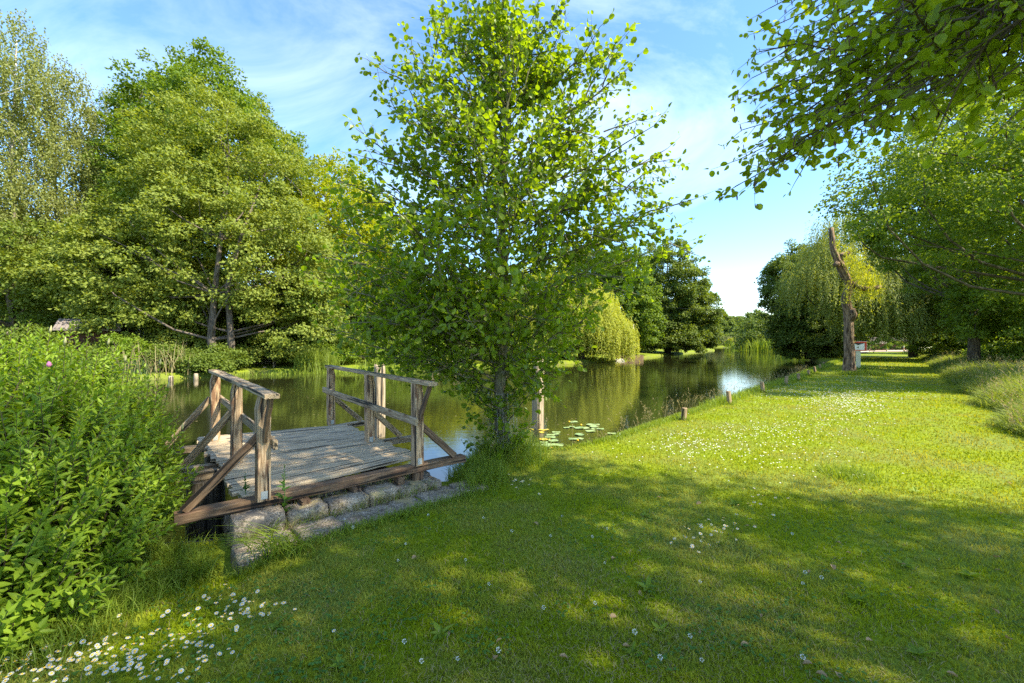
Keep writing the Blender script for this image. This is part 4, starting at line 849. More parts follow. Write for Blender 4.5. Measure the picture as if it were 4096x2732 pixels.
# ------------------------------------------------------------------ red framed waterway sign
SD_ = 25.5; sx = gx(858.2, SD_); sroot = thing('waterway_sign', (sx, SD_, 0), 'white sign with red frame, black triangle and number 6 beside the crooked trunk', 'sign'); sroot.rotation_euler = (0, 0, -math.atan2(sx, SD_))
g = G(); g.box((-.115, -.05, -.2), (.115, .10, 1.30)); g.build('post', M['cream'], sroot)
w2 = .40; zb, zt_ = 1.2, 1.76
g = G(); g.box((-w2 - .015, -.075, zb - .015), (w2 + .015, -.055, zt_ + .015)); g.build('panel', M['white'], sroot)
g = G(); yy = -.085
g.box((-w2, yy, zb), (-w2 + .10, -.0765, zt_)); g.box((w2 - .10, yy, zb), (w2, -.0765, zt_)); g.box((-w2 + .1, yy, zt_ - .09), (w2 - .1, -.0765, zt_)); g.box((-w2 + .1, yy, zb), (w2 - .1, -.0765, zb + .05)); g.build('red_frame', M['red'], sroot)
g = G(); g.add([(-w2 + .1, -.082, zt_ - .09), (0, -.082, zt_ - .22), (w2 - .1, -.082, zt_ - .09), (-w2 + .1, -.0765, zt_ - .09), (0, -.0765, zt_ - .22), (w2 - .1, -.0765, zt_ - .09)], [(0, 1, 2), (5, 4, 3), (0, 3, 4, 1), (1, 4, 5, 2), (2, 5, 3, 0)]); g.build('black_triangle', M['black'], sroot)
cu = bpy.data.curves.new('number_six', 'FONT'); cu.body = '6'; cu.size = .27; cu.extrude = .004; cu.align_x = 'CENTER'; cu.align_y = 'CENTER'; cu.offset = .012
to0 = bpy.data.objects.new('number_text', cu); to = bpy.data.objects.new('number', bpy.data.meshes.new_from_object(to0)); C.objects.link(to); to.parent = sroot; to.location = (0, -.083, zb + .145); to.rotation_euler = (R(90), 0, 0); to.data.materials.append(M['black']); bpy.data.objects.remove(to0)
bx = gx(838.5, 40); o = thing('blue_panel', (gx(843.4, 58), 58, 0), 'narrow blue grey upright board half hidden behind the crooked trunk', 'board'); g = G(); g.box((-.17, -.04, -.1), (.17, .04, 2.7)); g.build('board_face', M['blue'], o)
# red and white bollards, path, white railing
for i, (px, lb) in enumerate([(869.6, 'leftmost of the three red and white bollards'), (886.7, 'middle one of the three red and white bollards'), (903.9, 'rightmost of the three red and white bollards')]):
    d = 73; o = thing('bollard', (gx(px, d), d, 0), lb, 'bollard', 'red and white bollards at the end of the lawn')
    for (z0, z1, mk) in ((-.1, .28, 'white'), (.28, .44, 'red'), (.44, .62, 'white'), (.62, .78, 'red'), (.78, 1.12, 'white')):
        g = G(); g.tube([(0, 0, z0), (0, 0, z1)], [.085, .085], 12); g.build('band', M[mk], o)
def sheet(name, pts, z, mat, label):
    me = raw_mesh(name, [(x, y, z) for x, y in pts], list(range(len(pts))), [len(pts)]); tag(link(name, me, None, [mat]), label, None, None, 'structure')
sheet('path', [(gx(845, 56), 56), (gx(872, 74), 74), (gx(935, 76), 76), (gx(935, 92), 92), (gx(862, 92), 92), (gx(850, 66), 66), (gx(838, 57), 57)], .10, M['gravel'], 'tan gravel path at the end of the lawn')
o = thing('white_railing', (gx(925, 70), 70, 0), 'short white railing beside the shrubs at the end of the lawn', 'railing'); g = G()
for k in (-1.1, 0, 1.1): g.box((k - .07, -.07, -.1), (k + .07, .07, 1.5))
g.build('uprights', M['white'], o); g = G(); g.box((-1.1, -.04, 1.5), (1.1, .04, 1.62)); g.box((-1.1, -.04, .8), (1.1, .04, .9)); g.build('bars', M['white'], o)
# timber roofs behind
def shed(px0, px1, pyt, pye, d, label, wallm, roofm, depth=5, name='timber_shed', ribs=0):
    x0, x1 = gx(px0, d), gx(px1, d); zt2 = CAMZ + (HY - pyt) * d / F; ze = CAMZ + (HY - pye) * d / F; cx_ = (x0 + x1) / 2; o = thing(name, (cx_, d, 0), label, 'shed')
    hw = (x1 - x0) / 2; g = G(); g.box((-hw + .2, .3, -.2), (hw - .2, depth, ze - .02)); g.build('wall', wallm, o)
    g = G(); g.add([(-hw, 0, ze), (hw, 0, ze), (hw * .94, depth * .5, zt2), (-hw * .94, depth * .5, zt2), (-hw, depth, ze), (hw, depth, ze), (-hw, 0, ze - .12), (hw, 0, ze - .12), (-hw, depth, ze - .12), (hw, depth, ze - .12)],
          [(0, 1, 2, 3), (3, 2, 5, 4), (6, 7, 1, 0), (4, 5, 9, 8), (0, 3, 4), (1, 5, 2), (6, 0, 4, 8), (7, 9, 5, 1), (6, 8, 9, 7)])
    ro = g.build('roof', roofm, o)
    g = G(); n = ribs or 12
    for k in range(n):
        t = (k + .5) / n * 2 - 1; g.beam((hw * t, -.02, ze + .02), (hw * t * .94, depth * .5, zt2 + .02), .06 if ribs else .03, .05, rng=jr, seg=1)
    g.build('roof_battens', roofm, ro); return o
shed(863, 889, 337, 343.2, 84, 'low boarded roof seen behind the left bollard, bigger of the two', M['brick'], M['shingle'])
shed(888, 909, 334, 340.5, 92, 'second boarded roof, slightly higher, behind the right bollards', M['brick'], M['shingle'])
so_ = shed(64, 112, 318.5, 328.8, 26.2, 'brown brick shed with ribbed grey roof half hidden under the far bank trees', M['brick'], M['roof'], 3, 'brick_shed', 16); so_.rotation_euler = (0, 0, .72)
# cable
g = G(); o = thing('overhead_cable', (30, 60, 6), 'thin dark cable spanning the canal above the distant trees', 'cable')
c0, c1 = at(640, 303, 62), at(800, 304, 48); t = np.linspace(0, 1, 24)[:, None]; pts = c0 + (c1 - c0) * t - np.array([0, 0, 1]) * (np.sin(t * math.pi) * .85); g.tube(pts, .022, 5); g.build('wire', M['black'], o, loc=o.location)
# timber tree guards at the right edge
for i, (px, d, lb) in enumerate([(1008, 29, 'grey green timber tree guard in the meadow at the right edge')]):
    o = thing('tree_guard', (gx(px, d), d, .2), lb, 'tree guard'); g = G()
    for (x, y) in ((0, 0), (.8, 0), (.4, .7)): g.beam((x, y, -.2), (x, y, 1.6), .09, .09, up=(0, 1, 0), rng=jr)
    g.build('stakes', M['guard'], o); g = G()
    for z in (1.5, 1.15): g.beam((0, 0, z), (.8, 0, z), .03, .09, rng=jr, up=(0, 0, 1)); g.beam((.8, 0, z), (.4, .7, z), .03, .09, rng=jr); g.beam((.4, .7, z), (0, 0, z), .03, .09, rng=jr)
    g.build('cross_rails', M['guard'], o)

# ------------------------------------------------------------------ grass
def blades(pos, az, h, w, lean, seg=2, rng=RG):
    n = len(pos); d = np.stack([np.cos(az), np.sin(az), np.zeros(n)], 1); s = np.stack([-np.sin(az), np.cos(az), np.zeros(n)], 1)
    tw = rng.normal(size=n) * .9; s = nrm(s * np.cos(tw)[:, None] + d * np.sin(tw)[:, None])
    V = []
    for k in range(seg):
        t = k / seg; c = pos + np.outer(h * t * (1 - .25 * lean * t), [0, 0, 1]) + d * (h * lean * t * t)[:, None]; ww = (w * (1 - .35 * t) * .5)[:, None]; V += [c - s * ww, c + s * ww]
    V.append(pos + np.outer(h * (1 - .3 * lean), [0, 0, 1]) + d * (h * lean)[:, None])
    V = np.stack(V, 1); m = 2 * seg + 1; base = np.arange(n)[:, None] * m
    qs = [base + np.array([[2 * k, 2 * k + 1, 2 * k + 3, 2 * k + 2]]) for k in range(seg - 1)]; tri = base + np.array([[2 * seg - 2, 2 * seg - 1, 2 * seg]])
    loops = np.concatenate(qs + [tri], 1).ravel(); sizes = np.tile([4] * (seg - 1) + [3], n)
    return V.reshape(-1, 3), loops, sizes, seg
def grass_obj(name, pos, az, h, w, lean, mat, seg=2, rv=None, rng=RG, label=None, group=None):
    V, L, S, k = blades(pos, az, h, w, lean, seg, rng); r = rng.random(len(pos)) if rv is None else rv
    me = raw_mesh(name, V, L, S, rnd=np.repeat(r, k)); o = link(name, me, None, [mat]); return tag(o, label, 'grass', None, 'stuff')
rng = np.random.default_rng(600)
def in_wall(P):
    q = P - LW0; u_ = q @ UD; v_ = q @ VD; return (u_ > -.05) & (u_ < UL + .25) & (v_ > .0) & (v_ < .8)
def in_stone_low(P):
    q = P - LW0; u_ = q @ UD; v_ = q @ VD; return (u_ > -.08) & (u_ < 2.45) & (v_ > -.13) & (v_ < .24)
MX = np.array([(-10, 3), (6.4, 4.2), (9.2, 7.6), (11.2, 9.6), (19, 18.2), (40, 40.5), (57, 60)])    # left edge of the uncut meadow
def meadow(P): return P[:, 0] > np.interp(P[:, 1], MX[1:, 1], MX[1:, 0], left=60)
Ntot = 600000
r = np.exp(rng.uniform(math.log(.9), math.log(62), Ntot)); th = rng.uniform(-R(62), R(62), Ntot)
P = np.stack([r * np.sin(th), r * np.cos(th)], 1); sd = sdist(P)
near_side = P[:, 1] < 14 + P[:, 0] * 1.6
ok = (sd > .02) & near_side & ~in_wall(P) & ~in_stone_low(P) & ~meadow(P) & ~((P[:, 0] > 40) & (P[:, 1] > 56))
P = P[ok]; sd = sd[ok]; r = r[ok]
vn = vnoise(P, 2.3, 3); h = (.026 + .0011 * r) * rng.uniform(.55, 1.6, len(P)) * (1 + .45 * vn + .9 * np.clip(vnoise(P, 5.5, 7) - .75, 0, 1)) * (1 + np.clip((.30 - sd) / .30, 0, 1) * .9)
pad = np.stack([P[:, 0], P[:, 1], gheight(P, sd)], 1)
grass_obj('lawn_grass', pad, rng.uniform(0, 6.28, len(P)), h, (.0028 + .00095 * r) * rng.uniform(.7, 1.3, len(P)), rng.uniform(.2, 1.0, len(P)), M['grass'], 2, np.clip(rng.random(len(P)) * .8 + .25 * vn, 0, 1), rng, 'short mown green grass covering the lawn')
# dry stalks through the lawn
k = np.nonzero((r < 14) & (rng.random(len(P)) < np.clip(.03 + .22 * np.exp(-((P[:, 0] - .9) ** 2 / 3.2 + (P[:, 1] - 2.3) ** 2 / 1.8)) + .05 * (vn > .35), 0, 1)))[0]
grass_obj('dry_grass', pad[k], rng.uniform(0, 6.28, len(k)), .035 * rng.uniform(.5, 1.4, len(k)), .0026 + .0006 * r[k], rng.uniform(.6, 1.3, len(k)), M['straw'], 2, None, rng, 'dry straw coloured stalks scattered through the lawn')
# long grass at the water's edge, along the stones, under the bush and at the alder
def scatter_line(pts, n, width, rng):
    pts = np.array(pts, float); seg = np.linalg.norm(np.diff(pts, axis=0), axis=1); cs = np.concatenate([[0], np.cumsum(seg)]); u_ = rng.uniform(0, cs[-1], n)
    x = np.interp(u_, cs, pts[:, 0]); y = np.interp(u_, cs, pts[:, 1]); return np.stack([x, y], 1) + rng.normal(size=(n, 2)) * width
E = []; H = []
def addlong(pts, n, width, hm, test=True):
    p = scatter_line(pts, n, width, rng); s_ = sdist(p); okk = (s_ > -.22) & ~in_wall(p); p = p[okk]; E.append(p); H.append(hm * rng.uniform(.35, 1.25, len(p)))
shore = [tuple(q) for q in WP[9:22]]
addlong([(-.55, 5.35), (-.5, 6.1), (-.1, 6.40), (.25, 6.4)], 4600, .16, .26)
addlong([(.3, 6.5), (1.79, 7.45), (3.2, 9.0), (4.95, 10.85)], 8000, .10, .085)
addlong([(4.95, 10.8), (7.6, 13.7), (12.1, 18.4), (17.1, 24.1), (22.6, 30.2), (30, 38.4)], 12000, .16, .22)
addlong([(-.55, 4.85), (-.3, 5.2), (-.45, 5.6)], 2600, .14, .22)
addlong([(-2.1, 3.16), (-1.8, 3.4), (-1.1, 4.02), (-.35, 4.72)], 2200, .05, .085)
addlong([(-2.6, 2.2), (-2.62, 2.8), (-2.65, 3.3), (-2.6, 3.3)], 5200, .12, .15)
addlong([(-2.9, 3.3), (-2.55, 3.3), (-2.35, 3.15)], 900, .07, .20)
for (px, py, lab, w_) in [(x_[0], x_[1], 0, .09) for x_ in bp_]:
    q = gp(px, py); addlong([(q[0] - .05, q[1]), (q[0] + .05, q[1])], 160, w_, .14)
addlong([(17.5, 21.8), (18.9, 21.8)], 1500, .35, .28); addlong([(sx - .2, SD_ - .2), (sx + .3, SD_ - .2)], 500, .25, .32); addlong([(abase[0] - .15, abase[1] - .1), (abase[0] + .2, abase[1] - .1)], 1300, .2, .42)
q = gp(846, 475); addlong([(q[0] - .15, q[1]), (q[0] + .2, q[1])], 900, .16, .12)
E = np.concatenate(E); H = np.concatenate(H); s_ = sdist(E)
grass_obj('long_grass', np.column_stack([E, gheight(E, s_)]), rng.uniform(0, 6.28, len(E)), H, np.clip(.0035 + .0005 * np.linalg.norm(E, axis=1), 0, .02), rng.uniform(.1, 1.1, len(E)), M['edge'], 4, None, rng, 'long uncut grass fringing the bank, the stones and the tree foot')
# arching sedge tuft at the left end of the stones
q = np.array([-1.85, 3.36]); n_ = 130; p = q + rng.normal(size=(n_, 2)) * [.12, .05]
grass_obj('sedge_tuft', np.column_stack([p, np.zeros(n_)]), rng.uniform(3.3, 6.6, n_), rng.uniform(.22, .48, n_), np.full(n_, .008), rng.uniform(.6, 1.5, n_), M['edge'], 6, None, rng, 'arching sedge leaves hanging over the left end of the stones')
# dry grass tufts growing on the stones
p2 = np.array([LW0 + UD * u_ + VD * v_ for u_, v_ in zip(rng.uniform(.05, UL - .1, 1500), np.where(rng.random(1500) < .7, rng.normal(.19, .03, 1500), rng.uniform(.40, .60, 1500)))])
zz = np.where((p2 - LW0) @ VD > .35, .13, .04)
for mk, sl, lb in (('straw', slice(0, 850), 'dry tufts growing between the granite blocks'), ('edge', slice(850, 1500), 'green tufts growing between the granite blocks')):
    n_ = len(p2[sl]); grass_obj('stone_joint_grass', np.column_stack([p2[sl], zz[sl]]), rng.uniform(0, 6.28, n_), rng.uniform(.04, .15, n_), np.full(n_, .0045), rng.uniform(.3, 1.2, n_), M[mk], 3, None, rng, lb)
# seed heads along the bank
def seedheads(name, p, hh, mat, label, sc=1.0):
    n = len(p); az = rng.uniform(0, 6.28, n); pos = np.column_stack([p, gheight(p)])
    V, L, S, k = blades(pos, az, hh, np.full(n, .003 * sc), rng.uniform(.1, .5, n), 3, rng); r_ = np.repeat(rng.random(n), k)
    tip = V.reshape(n, 7, 3)[:, 6]; prev = V.reshape(n, 7, 3)[:, 4]; ax = nrm(tip - prev); reps = 7
    q = np.repeat(tip, reps, 0) - np.repeat(ax, reps, 0) * (rng.random(n * reps) * .10 * sc)[:, None]; a2 = np.repeat(ax, reps, 0) + rng.normal(size=(n * reps, 3)) * .45
    V2, L2, S2, k2 = leaf_arrays(q, a2, rng.normal(size=q.shape), .028 * sc, .009 * sc, 'quad')
    me = raw_mesh(name, np.concatenate([V, V2]), np.concatenate([L, L2 + len(V)]), np.concatenate([S, S2]), rnd=np.concatenate([r_, rng.random(len(S2))])); tag(link(name, me, None, [mat]), label, 'grass', None, 'stuff')
p = np.concatenate([scatter_line([(.6, 6.75), (1.79, 7.6), (3.1, 9.1), (4.9, 10.9)], 150, .10, rng), scatter_line([(5, 11.1), (7.5, 13.9), (12, 18.6), (17, 24.3)], 420, .14, rng), scatter_line([(-.5, 5.8), (0, 6.5), (.5, 6.6)], 60, .2, rng)])
seedheads('bank_seed_heads', p, rng.uniform(.3, .6, len(p)), M['straw'], 'tan grass seed heads standing along the bank', 1.2)
# uncut meadow along the right
n_ = 90000; yy = np.exp(rng.uniform(math.log(3.5), math.log(62), n_)); xe = np.interp(yy, MX[1:, 1], MX[1:, 0], left=6.0); wid_ = rng.gamma(1.4, 1.0, n_) * (1 + yy * .05)
p = np.stack([xe + wid_ + .25 * np.sin(yy * 2.1), yy], 1); hh = .88 * (.28 + .55 * np.clip(wid_ / 1.6, 0, 1)) * rng.uniform(.5, 1.2, n_) * np.clip(.5 + yy / 14, .3, 1.15); dd = np.linalg.norm(p, axis=1)
sel = rng.random(n_)
a_ = sel < .8
grass_obj('meadow_grass', np.column_stack([p, gheight(p)])[a_], rng.normal(3.6, 1.2, a_.sum()), hh[a_], .004 + .0006 * dd[a_], rng.uniform(.3, 1.3, a_.sum()), M['meadow'], 4, None, rng, 'tall soft uncut grass along the right edge of the lawn')
b_ = ~a_; grass_obj('meadow_undergrowth', np.column_stack([p, gheight(p)])[b_], rng.uniform(0, 6.28, b_.sum()), hh[b_] * .8, .007 + .0011 * dd[b_], rng.uniform(.3, 1.2, b_.sum()), M['edge'], 4, None, rng, 'broader green leaves at the base of the tall meadow grass')
c_ = rng.choice(n_, 2000, replace=False); seedheads('meadow_seed_heads', p[c_], hh[c_] * 1.18 + .08, M['straw'], 'pale seed heads nodding over the tall meadow grass', 2.0)
# reeds
def reeds(name, pts, n, width, hm, w, mat, label, kind='stuff'):
    p = scatter_line(pts, n, width, rng); h_ = hm * rng.uniform(.45, 1.1, n); o = grass_obj(name, np.column_stack([p, np.full(n, WATER)]), rng.uniform(0, 6.28, n), h_, np.full(n, w), rng.uniform(.05, .5, n), mat, 4, None, rng, label); return o
reeds('reed_bed', [(-14.6, 29.0), (-12.8, 29.5)], 1100, .30, 1.9, .035, M['reed'], 'bright green reeds standing in the water at the far bank')
reeds('bank_reeds', [(-11, 30), (-8, 31.2), (-6, 32.2)], 420, .35, 1.1, .03, M['edge'], 'darker reeds on the far bank behind the railing')
reeds('left_bank_reeds', [(-30, 19.9), (-25, 21.8), (-21, 23.6)], 1300, .5, 1.35, .03, M['reed_dark'], 'tall dark reeds on the far bank behind the leafy bush')
reeds('dry_reed_stalks', [(-22, 23.2), (-19.2, 25.0)], 90, .35, 2.4, .03, M['straw'], 'dry pale reed stalks at the far bank left of the railing')
reeds('far_bank_grass', [(-19, 26), (-16, 28.4), (-12, 29.6), (-5, 33), (3, 39.6)], 5000, .8, .28, .03, M['edge'], 'rough grass along the far bank')
reeds('waterside_reeds', [(gx(742, 150), 152), (gx(762, 138), 140), (gx(782, 118), 118), (60, 98)], 3500, 2.2, 3.6, .14, M['edge'], 'green reed bed at the far end of the canal')
reeds('reed_plumes', [(gx(743, 155), 157), (gx(764, 146), 148), (gx(772, 142), 142)], 1400, 1.6, 5.0, .14, M['straw'], 'tan plumed reeds rising behind the far reed bed')
# clover and broad weed leaves in the foreground
n_ = 9000; r = np.exp(rng.uniform(math.log(1.6), math.log(7), n_)); th = rng.uniform(-R(58), R(58), n_); p = np.stack([r * np.sin(th), r * np.cos(th)], 1); sd = sdist(p)
okk = (sd > .1) & ~in_wall(p) & ~in_stone_low(p) & ((vnoise(p, 2.6, 9) > .15) | (p[:, 0] < -.7) & (p[:, 1] < 3)); p = p[okk]; n_ = len(p)
q = np.repeat(np.column_stack([p, gheight(p) + rng.uniform(.012, .04, n_)]), 3, 0); aa_ = np.repeat(rng.uniform(0, 6.28, n_), 3) + np.tile([0, 2.09, 4.19], n_)
ax = np.stack([np.cos(aa_), np.sin(aa_), rng.normal(size=len(aa_)) * .15], 1); s_ = np.repeat(rng.uniform(.008, .015, n_), 3)
me_ = leaf_obj('clover_patches', leaf_arrays(q, ax, np.tile([0, 0, 1.], (len(q), 1)) + rng.normal(size=q.shape) * .25, s_, s_ * 1.0, 'round'), M['clover'], None, rng); tag(me_, 'low clover leaves mixed into the foreground lawn', 'clover', None, 'stuff')

# ------------------------------------------------------------------ small countable things
def flower_parts(root, rp=.0115, hh=.055):
    g = G(); V = [(0, 0, hh)]; fs = []; n = 13
    for k in range(n):
        a0 = k * 2 * math.pi / n; da = math.pi / n * .82
        b = len(V); V += [(.25 * rp * math.cos(a0 - da), .25 * rp * math.sin(a0 - da), hh), (rp * .92 * math.cos(a0 - da * .8), rp * .92 * math.sin(a0 - da * .8), hh + .0012), (rp * 1.02 * math.cos(a0), rp * 1.02 * math.sin(a0), hh + .0006), (rp * .92 * math.cos(a0 + da * .8), rp * .92 * math.sin(a0 + da * .8), hh + .0012), (.25 * rp * math.cos(a0 + da), .25 * rp * math.sin(a0 + da), hh)]
        fs.append((b, b + 1, b + 2, b + 3, b + 4))
    g.add(V, fs); g.build('petals', M['petal'], root)
    g = G(); g.tube([(0, 0, hh - .001), (0, 0, hh + .0025), (0, 0, hh + .004)], [rp * .40, rp * .38, rp * .2], 8); g.build('flower_centre', M['yolk'], root)
    g = G(); g.tube([(.004, 0, -.01), (0, 0, hh)], [.0009, .0009], 4, cap=False); g.build('stem', M['stem'], root)
DG = 'daisies in the foreground lawn'
def dpt(px, py):
    q = gp(px, py, .04); return q[0], q[1]
dz = []
rd = np.random.default_rng(700)
def cluster(cx_, cy_, sx_, sy_, n): 
    for _ in range(n): dz.append((cx_ + rd.normal() * sx_, cy_ + rd.normal() * sy_))
cluster(105, 655, 40, 11, 62); cluster(30, 665, 22, 12, 28); cluster(190, 640, 38, 16, 52); cluster(255, 615, 24, 12, 30); cluster(225, 600, 18, 8, 14); cluster(150, 672, 60, 8, 24); cluster(70, 668, 40, 9, 22)
nfg = len(dz)
cluster(695, 540, 14, 10, 22); cluster(735, 520, 16, 12, 22); cluster(528, 482, 12, 6, 12); cluster(520, 484, 10, 4, 6); cluster(760, 500, 14, 8, 10)
lb1 = 'white daisy with yellow centre growing in the lawn at the lower left'; lb2 = 'white daisy in the shaded middle of the lawn'
protoD = None
for i, (px, py) in enumerate(dz):
    if py < 470 or py > 700 or px < -15: continue
    x, y = dpt(px, py)
    pp_ = np.array([[x, y]])
    if in_wall(pp_)[0] or sdist(pp_)[0] < .1: continue
    lab = lb1 if i < nfg else lb2; s_ = float(rd.uniform(.85, 1.25)) * (1.0 if i < nfg else 1.15)
    rot = (float(rd.normal() * .25) + .18, float(rd.normal() * .25), float(rd.uniform(0, 6.28)))
    loc_ = (x, y, gz(x, y) + .0)
    if protoD is None:
        protoD = thing('daisy', loc_, lab, 'daisy', DG); flower_parts(protoD); protoD.rotation_euler = rot; protoD.scale = (s_,) * 3
    else:
        c_ = copy_thing(protoD, loc_, rot, lab, (s_,) * 3); c_['group'] = DG if i < nfg else 'daisies in the shaded middle lawn'
# far daisies: too many to count
def disc_cloud(name, P_, r_, zoff, mat, label, cat):
    n = len(P_); k = 6; aa2 = np.arange(k) * 2 * math.pi / k; z = gheight(P_) + zoff
    V = np.stack([np.column_stack([P_[:, 0] + r_ * math.cos(a3), P_[:, 1] + r_ * math.sin(a3), z + .003 * math.sin(a3 * 2)]) for a3 in aa2], 1).reshape(-1, 3)
    me = raw_mesh(name, V, np.arange(n * k), np.full(n, k), rnd=rng.random(n)); tag(link(name, me, None, [mat]), label, cat, None, 'stuff')
Q = []
for (px, py, sx_, sy_, n_) in [(830, 395, 30, 7, 420), (850, 404, 22, 8, 360), (790, 388, 20, 4, 160), (860, 379, 18, 3, 220), (690, 445, 35, 8, 190), (760, 435, 40, 8, 160), (815, 425, 40, 8, 120), (870, 366, 25, 2, 160), (780, 455, 45, 12, 90), (900, 388, 25, 8, 120)]:
    for _ in range(n_):
        py_ = max(362, py + rng.normal() * sy_); q = gp(px + rng.normal() * sx_, py_, .03); Q.append((q[0], q[1]))
Q = np.array(Q); Q = Q[(sdist(Q) > .15) & ~meadow(Q)]
rr_ = .011 * np.clip(np.linalg.norm(Q, axis=1) / 9, 1, 1.8); disc_cloud('distant_daisies', Q, rr_, .05, M['petal'], 'white specks of many daisies far out on the sunlit lawn', 'daisies')
# white clover heads
lc = 'small round white clover head in the foreground lawn'; protoC = None
for i in range(34):
    px, py = rd.uniform(330, 830), rd.uniform(500, 672); x, y = dpt(px, py); s_ = float(rd.uniform(.7, 1.2)); loc_ = (x, y, gz(x, y))
    if protoC is None:
        protoC = thing('clover_flower', loc_, lc, 'clover flower', 'clover flowers in the foreground lawn'); g = G(); V = []; rg = np.random.default_rng(3)
        pp = rdir(rg, 40) * .008 + [0, 0, .045]; arr = leaf_arrays(pp, rdir(rg, 40) * .5 + (pp - [0, 0, .045]) * 100, rdir(rg, 40), .006, .004, 'quad'); leaf_obj('flower_head', arr, M['petal'], protoC, rg)
        g.tube([(0, 0, -.01), (0, 0, .045)], [.001, .001], 4); g.build('stem', M['stem'], protoC)
    else: copy_thing(protoC, loc_, None, None, (s_,) * 3)
# fallen leaves
protoL = None
for i in range(38):
    px, py = (rd.uniform(560, 1010), rd.uniform(470, 680)) if i < 31 else (rd.uniform(380, 700), rd.uniform(520, 670)); x, y = dpt(px, py); loc_ = (x, y, gz(x, y) + .026); s_ = float(rd.uniform(.7, 1.3))
    rot = (float(rd.normal() * .3), float(rd.normal() * .3), float(rd.uniform(0, 6.28)))
    if protoL is None:
        rg = np.random.default_rng(9); V, L_, S_, k_ = leaf_arrays(np.array([[-.022, 0, 0.]]), np.array([[1., 0, 0]]), np.array([[0, 0, 1.]]), .040, .030, 'round', .45)
        protoL = leaf_obj('fallen_leaf', (V, L_, S_, k_), M['deadleaf'], None, rg, rv=np.array([.5])); tag(protoL, 'curled dry brown leaf lying on the lawn', 'fallen leaf', 'fallen leaves scattered on the lawn'); protoL.location = loc_
    else:
        c_ = protoL.copy(); C.objects.link(c_); c_.location = loc_; c_.rotation_euler = rot; c_.scale = (s_, s_ * float(rd.uniform(.6, 1)), s_)
protoW = None
for i in range(20):
    px, py = rd.uniform(120, 1000), rd.uniform(480, 676); x, y = dpt(px, py)
    if sdist(np.array([[x, y]]))[0] < .2 or in_stone_low(np.array([[x, y]]))[0]: continue
    s_ = float(rd.uniform(.6, 1.15)); rot = (0, 0, float(rd.uniform(0, 6.28)))
    if protoW is None:
        protoW = thing('plantain', (x, y, gz(x, y)), 'flat rosette of broad green weed leaves in the mown lawn', 'weed', 'broad leaved weeds in the lawn'); rg = np.random.default_rng(12); n = 9; aa4 = np.arange(n) * 2.4
        leaf_obj('leaves', leaf_arrays(np.zeros((n, 3)) + [0, 0, .012], np.stack([np.cos(aa4), np.sin(aa4), rg.uniform(.15, .7, n)], 1), np.tile([0, 0, 1.], (n, 1)) + rg.normal(size=(n, 3)) * .2, rg.uniform(.05, .09, n), .03, 'lance', .25), M['shrub'], protoW, rg)
    else: copy_thing(protoW, (x, y, gz(x, y)), rot, None, (s_,) * 3)
# thistle-like weeds in front of the jetty beam
for (u_, v_, hh, lb) in [(.42, .33, .50, 'taller jagged leaved weed growing from the stones in front of the jetty beam'), (.15, .58, .42, 'jagged leaved weed growing against the nearest railing post')]:
    q = LW0 + UD * u_ + VD * v_; o = thing('thistle', (q[0], q[1], .08), lb, 'weed', 'thistles on the stones'); g = G(); g.tube([(0, 0, 0), (.01, 0, hh * .5), (0, .01, hh)], [.005, .004, .002], 5); g.build('stem', M['stem'], o)
    n = 30; t = rng.uniform(.05, 1, n); aa3 = rng.uniform(0, 6.28, n); pp = np.column_stack([np.zeros(n), np.zeros(n), t * hh]); ax = np.stack([np.cos(aa3), np.sin(aa3), rng.uniform(-.1, .8, n) + t * .6], 1)
    leaf_obj('leaves', leaf_arrays(pp, ax, np.tile([0, 0, 1.], (n, 1)) + rng.normal(size=(n, 3)) * .3, .11 * (1.15 - t), .032 * (1.15 - t) + .006, 'lance'), M['clover'], o, rng)
# lily pads and their yellow flowers
def pad_mesh(r, seed):
    rs = np.random.default_rng(seed); n = 26; V = [(r * -.15, 0, .012)]; a0 = .16
    for k in range(n + 1):
        a3 = math.pi + a0 + (2 * math.pi - 2 * a0) * k / n; q = r * (1 + .02 * math.sin(5 * a3 + seed)); V.append((q * math.cos(a3), .86 * q * math.sin(a3), .014 + .006 * math.sin(3 * a3 + seed)))
    fs = [(0, k, k + 1) for k in range(1, n + 1)]; m = len(V); V2 = V + [(x, y, z - .006) for x, y, z in V]
    fs += [(m, m + k + 1, m + k) for k in range(1, n + 1)] + [(k, m + k, m + k + 1, k + 1) for k in range(1, n + 1)]
    return raw_mesh('lily_pad', V2, [i for q in fs for i in q], [len(q) for q in fs], rnd=np.full(len(fs), rs.random()))
z6 = lambda X, Y: (462.5 + X * .0877, 337.5 + Y * .0877)
pads = [(1265, 965, 52), (1185, 1032, 36), (1245, 1022, 34), (1330, 1035, 62), (1400, 1036, 52), (1470, 1000, 62), (1520, 998, 44), (1500, 1022, 56), (1570, 1045, 44), (1460, 1070, 58), (1490, 1048, 30), (1335, 1112, 58), (1265, 1160, 58), (1345, 1158, 40), (1700, 1100, 48),
        (1070, 1087, 48), (1070, 1105, 38), (1005, 1115, 48), (1000, 1142, 62), (1035, 1183, 60), (930, 1200, 48), (830, 1235, 72), (965, 1232, 76), (1080, 1232, 72), (620, 1215, 50), (605, 1240, 36)]
ypads = [(905, 1060, 40), (955, 1058, 32), (900, 1084, 36), (790, 1048, 30), (745, 1072, 34), (930, 1168, 50), (975, 1165, 28)]
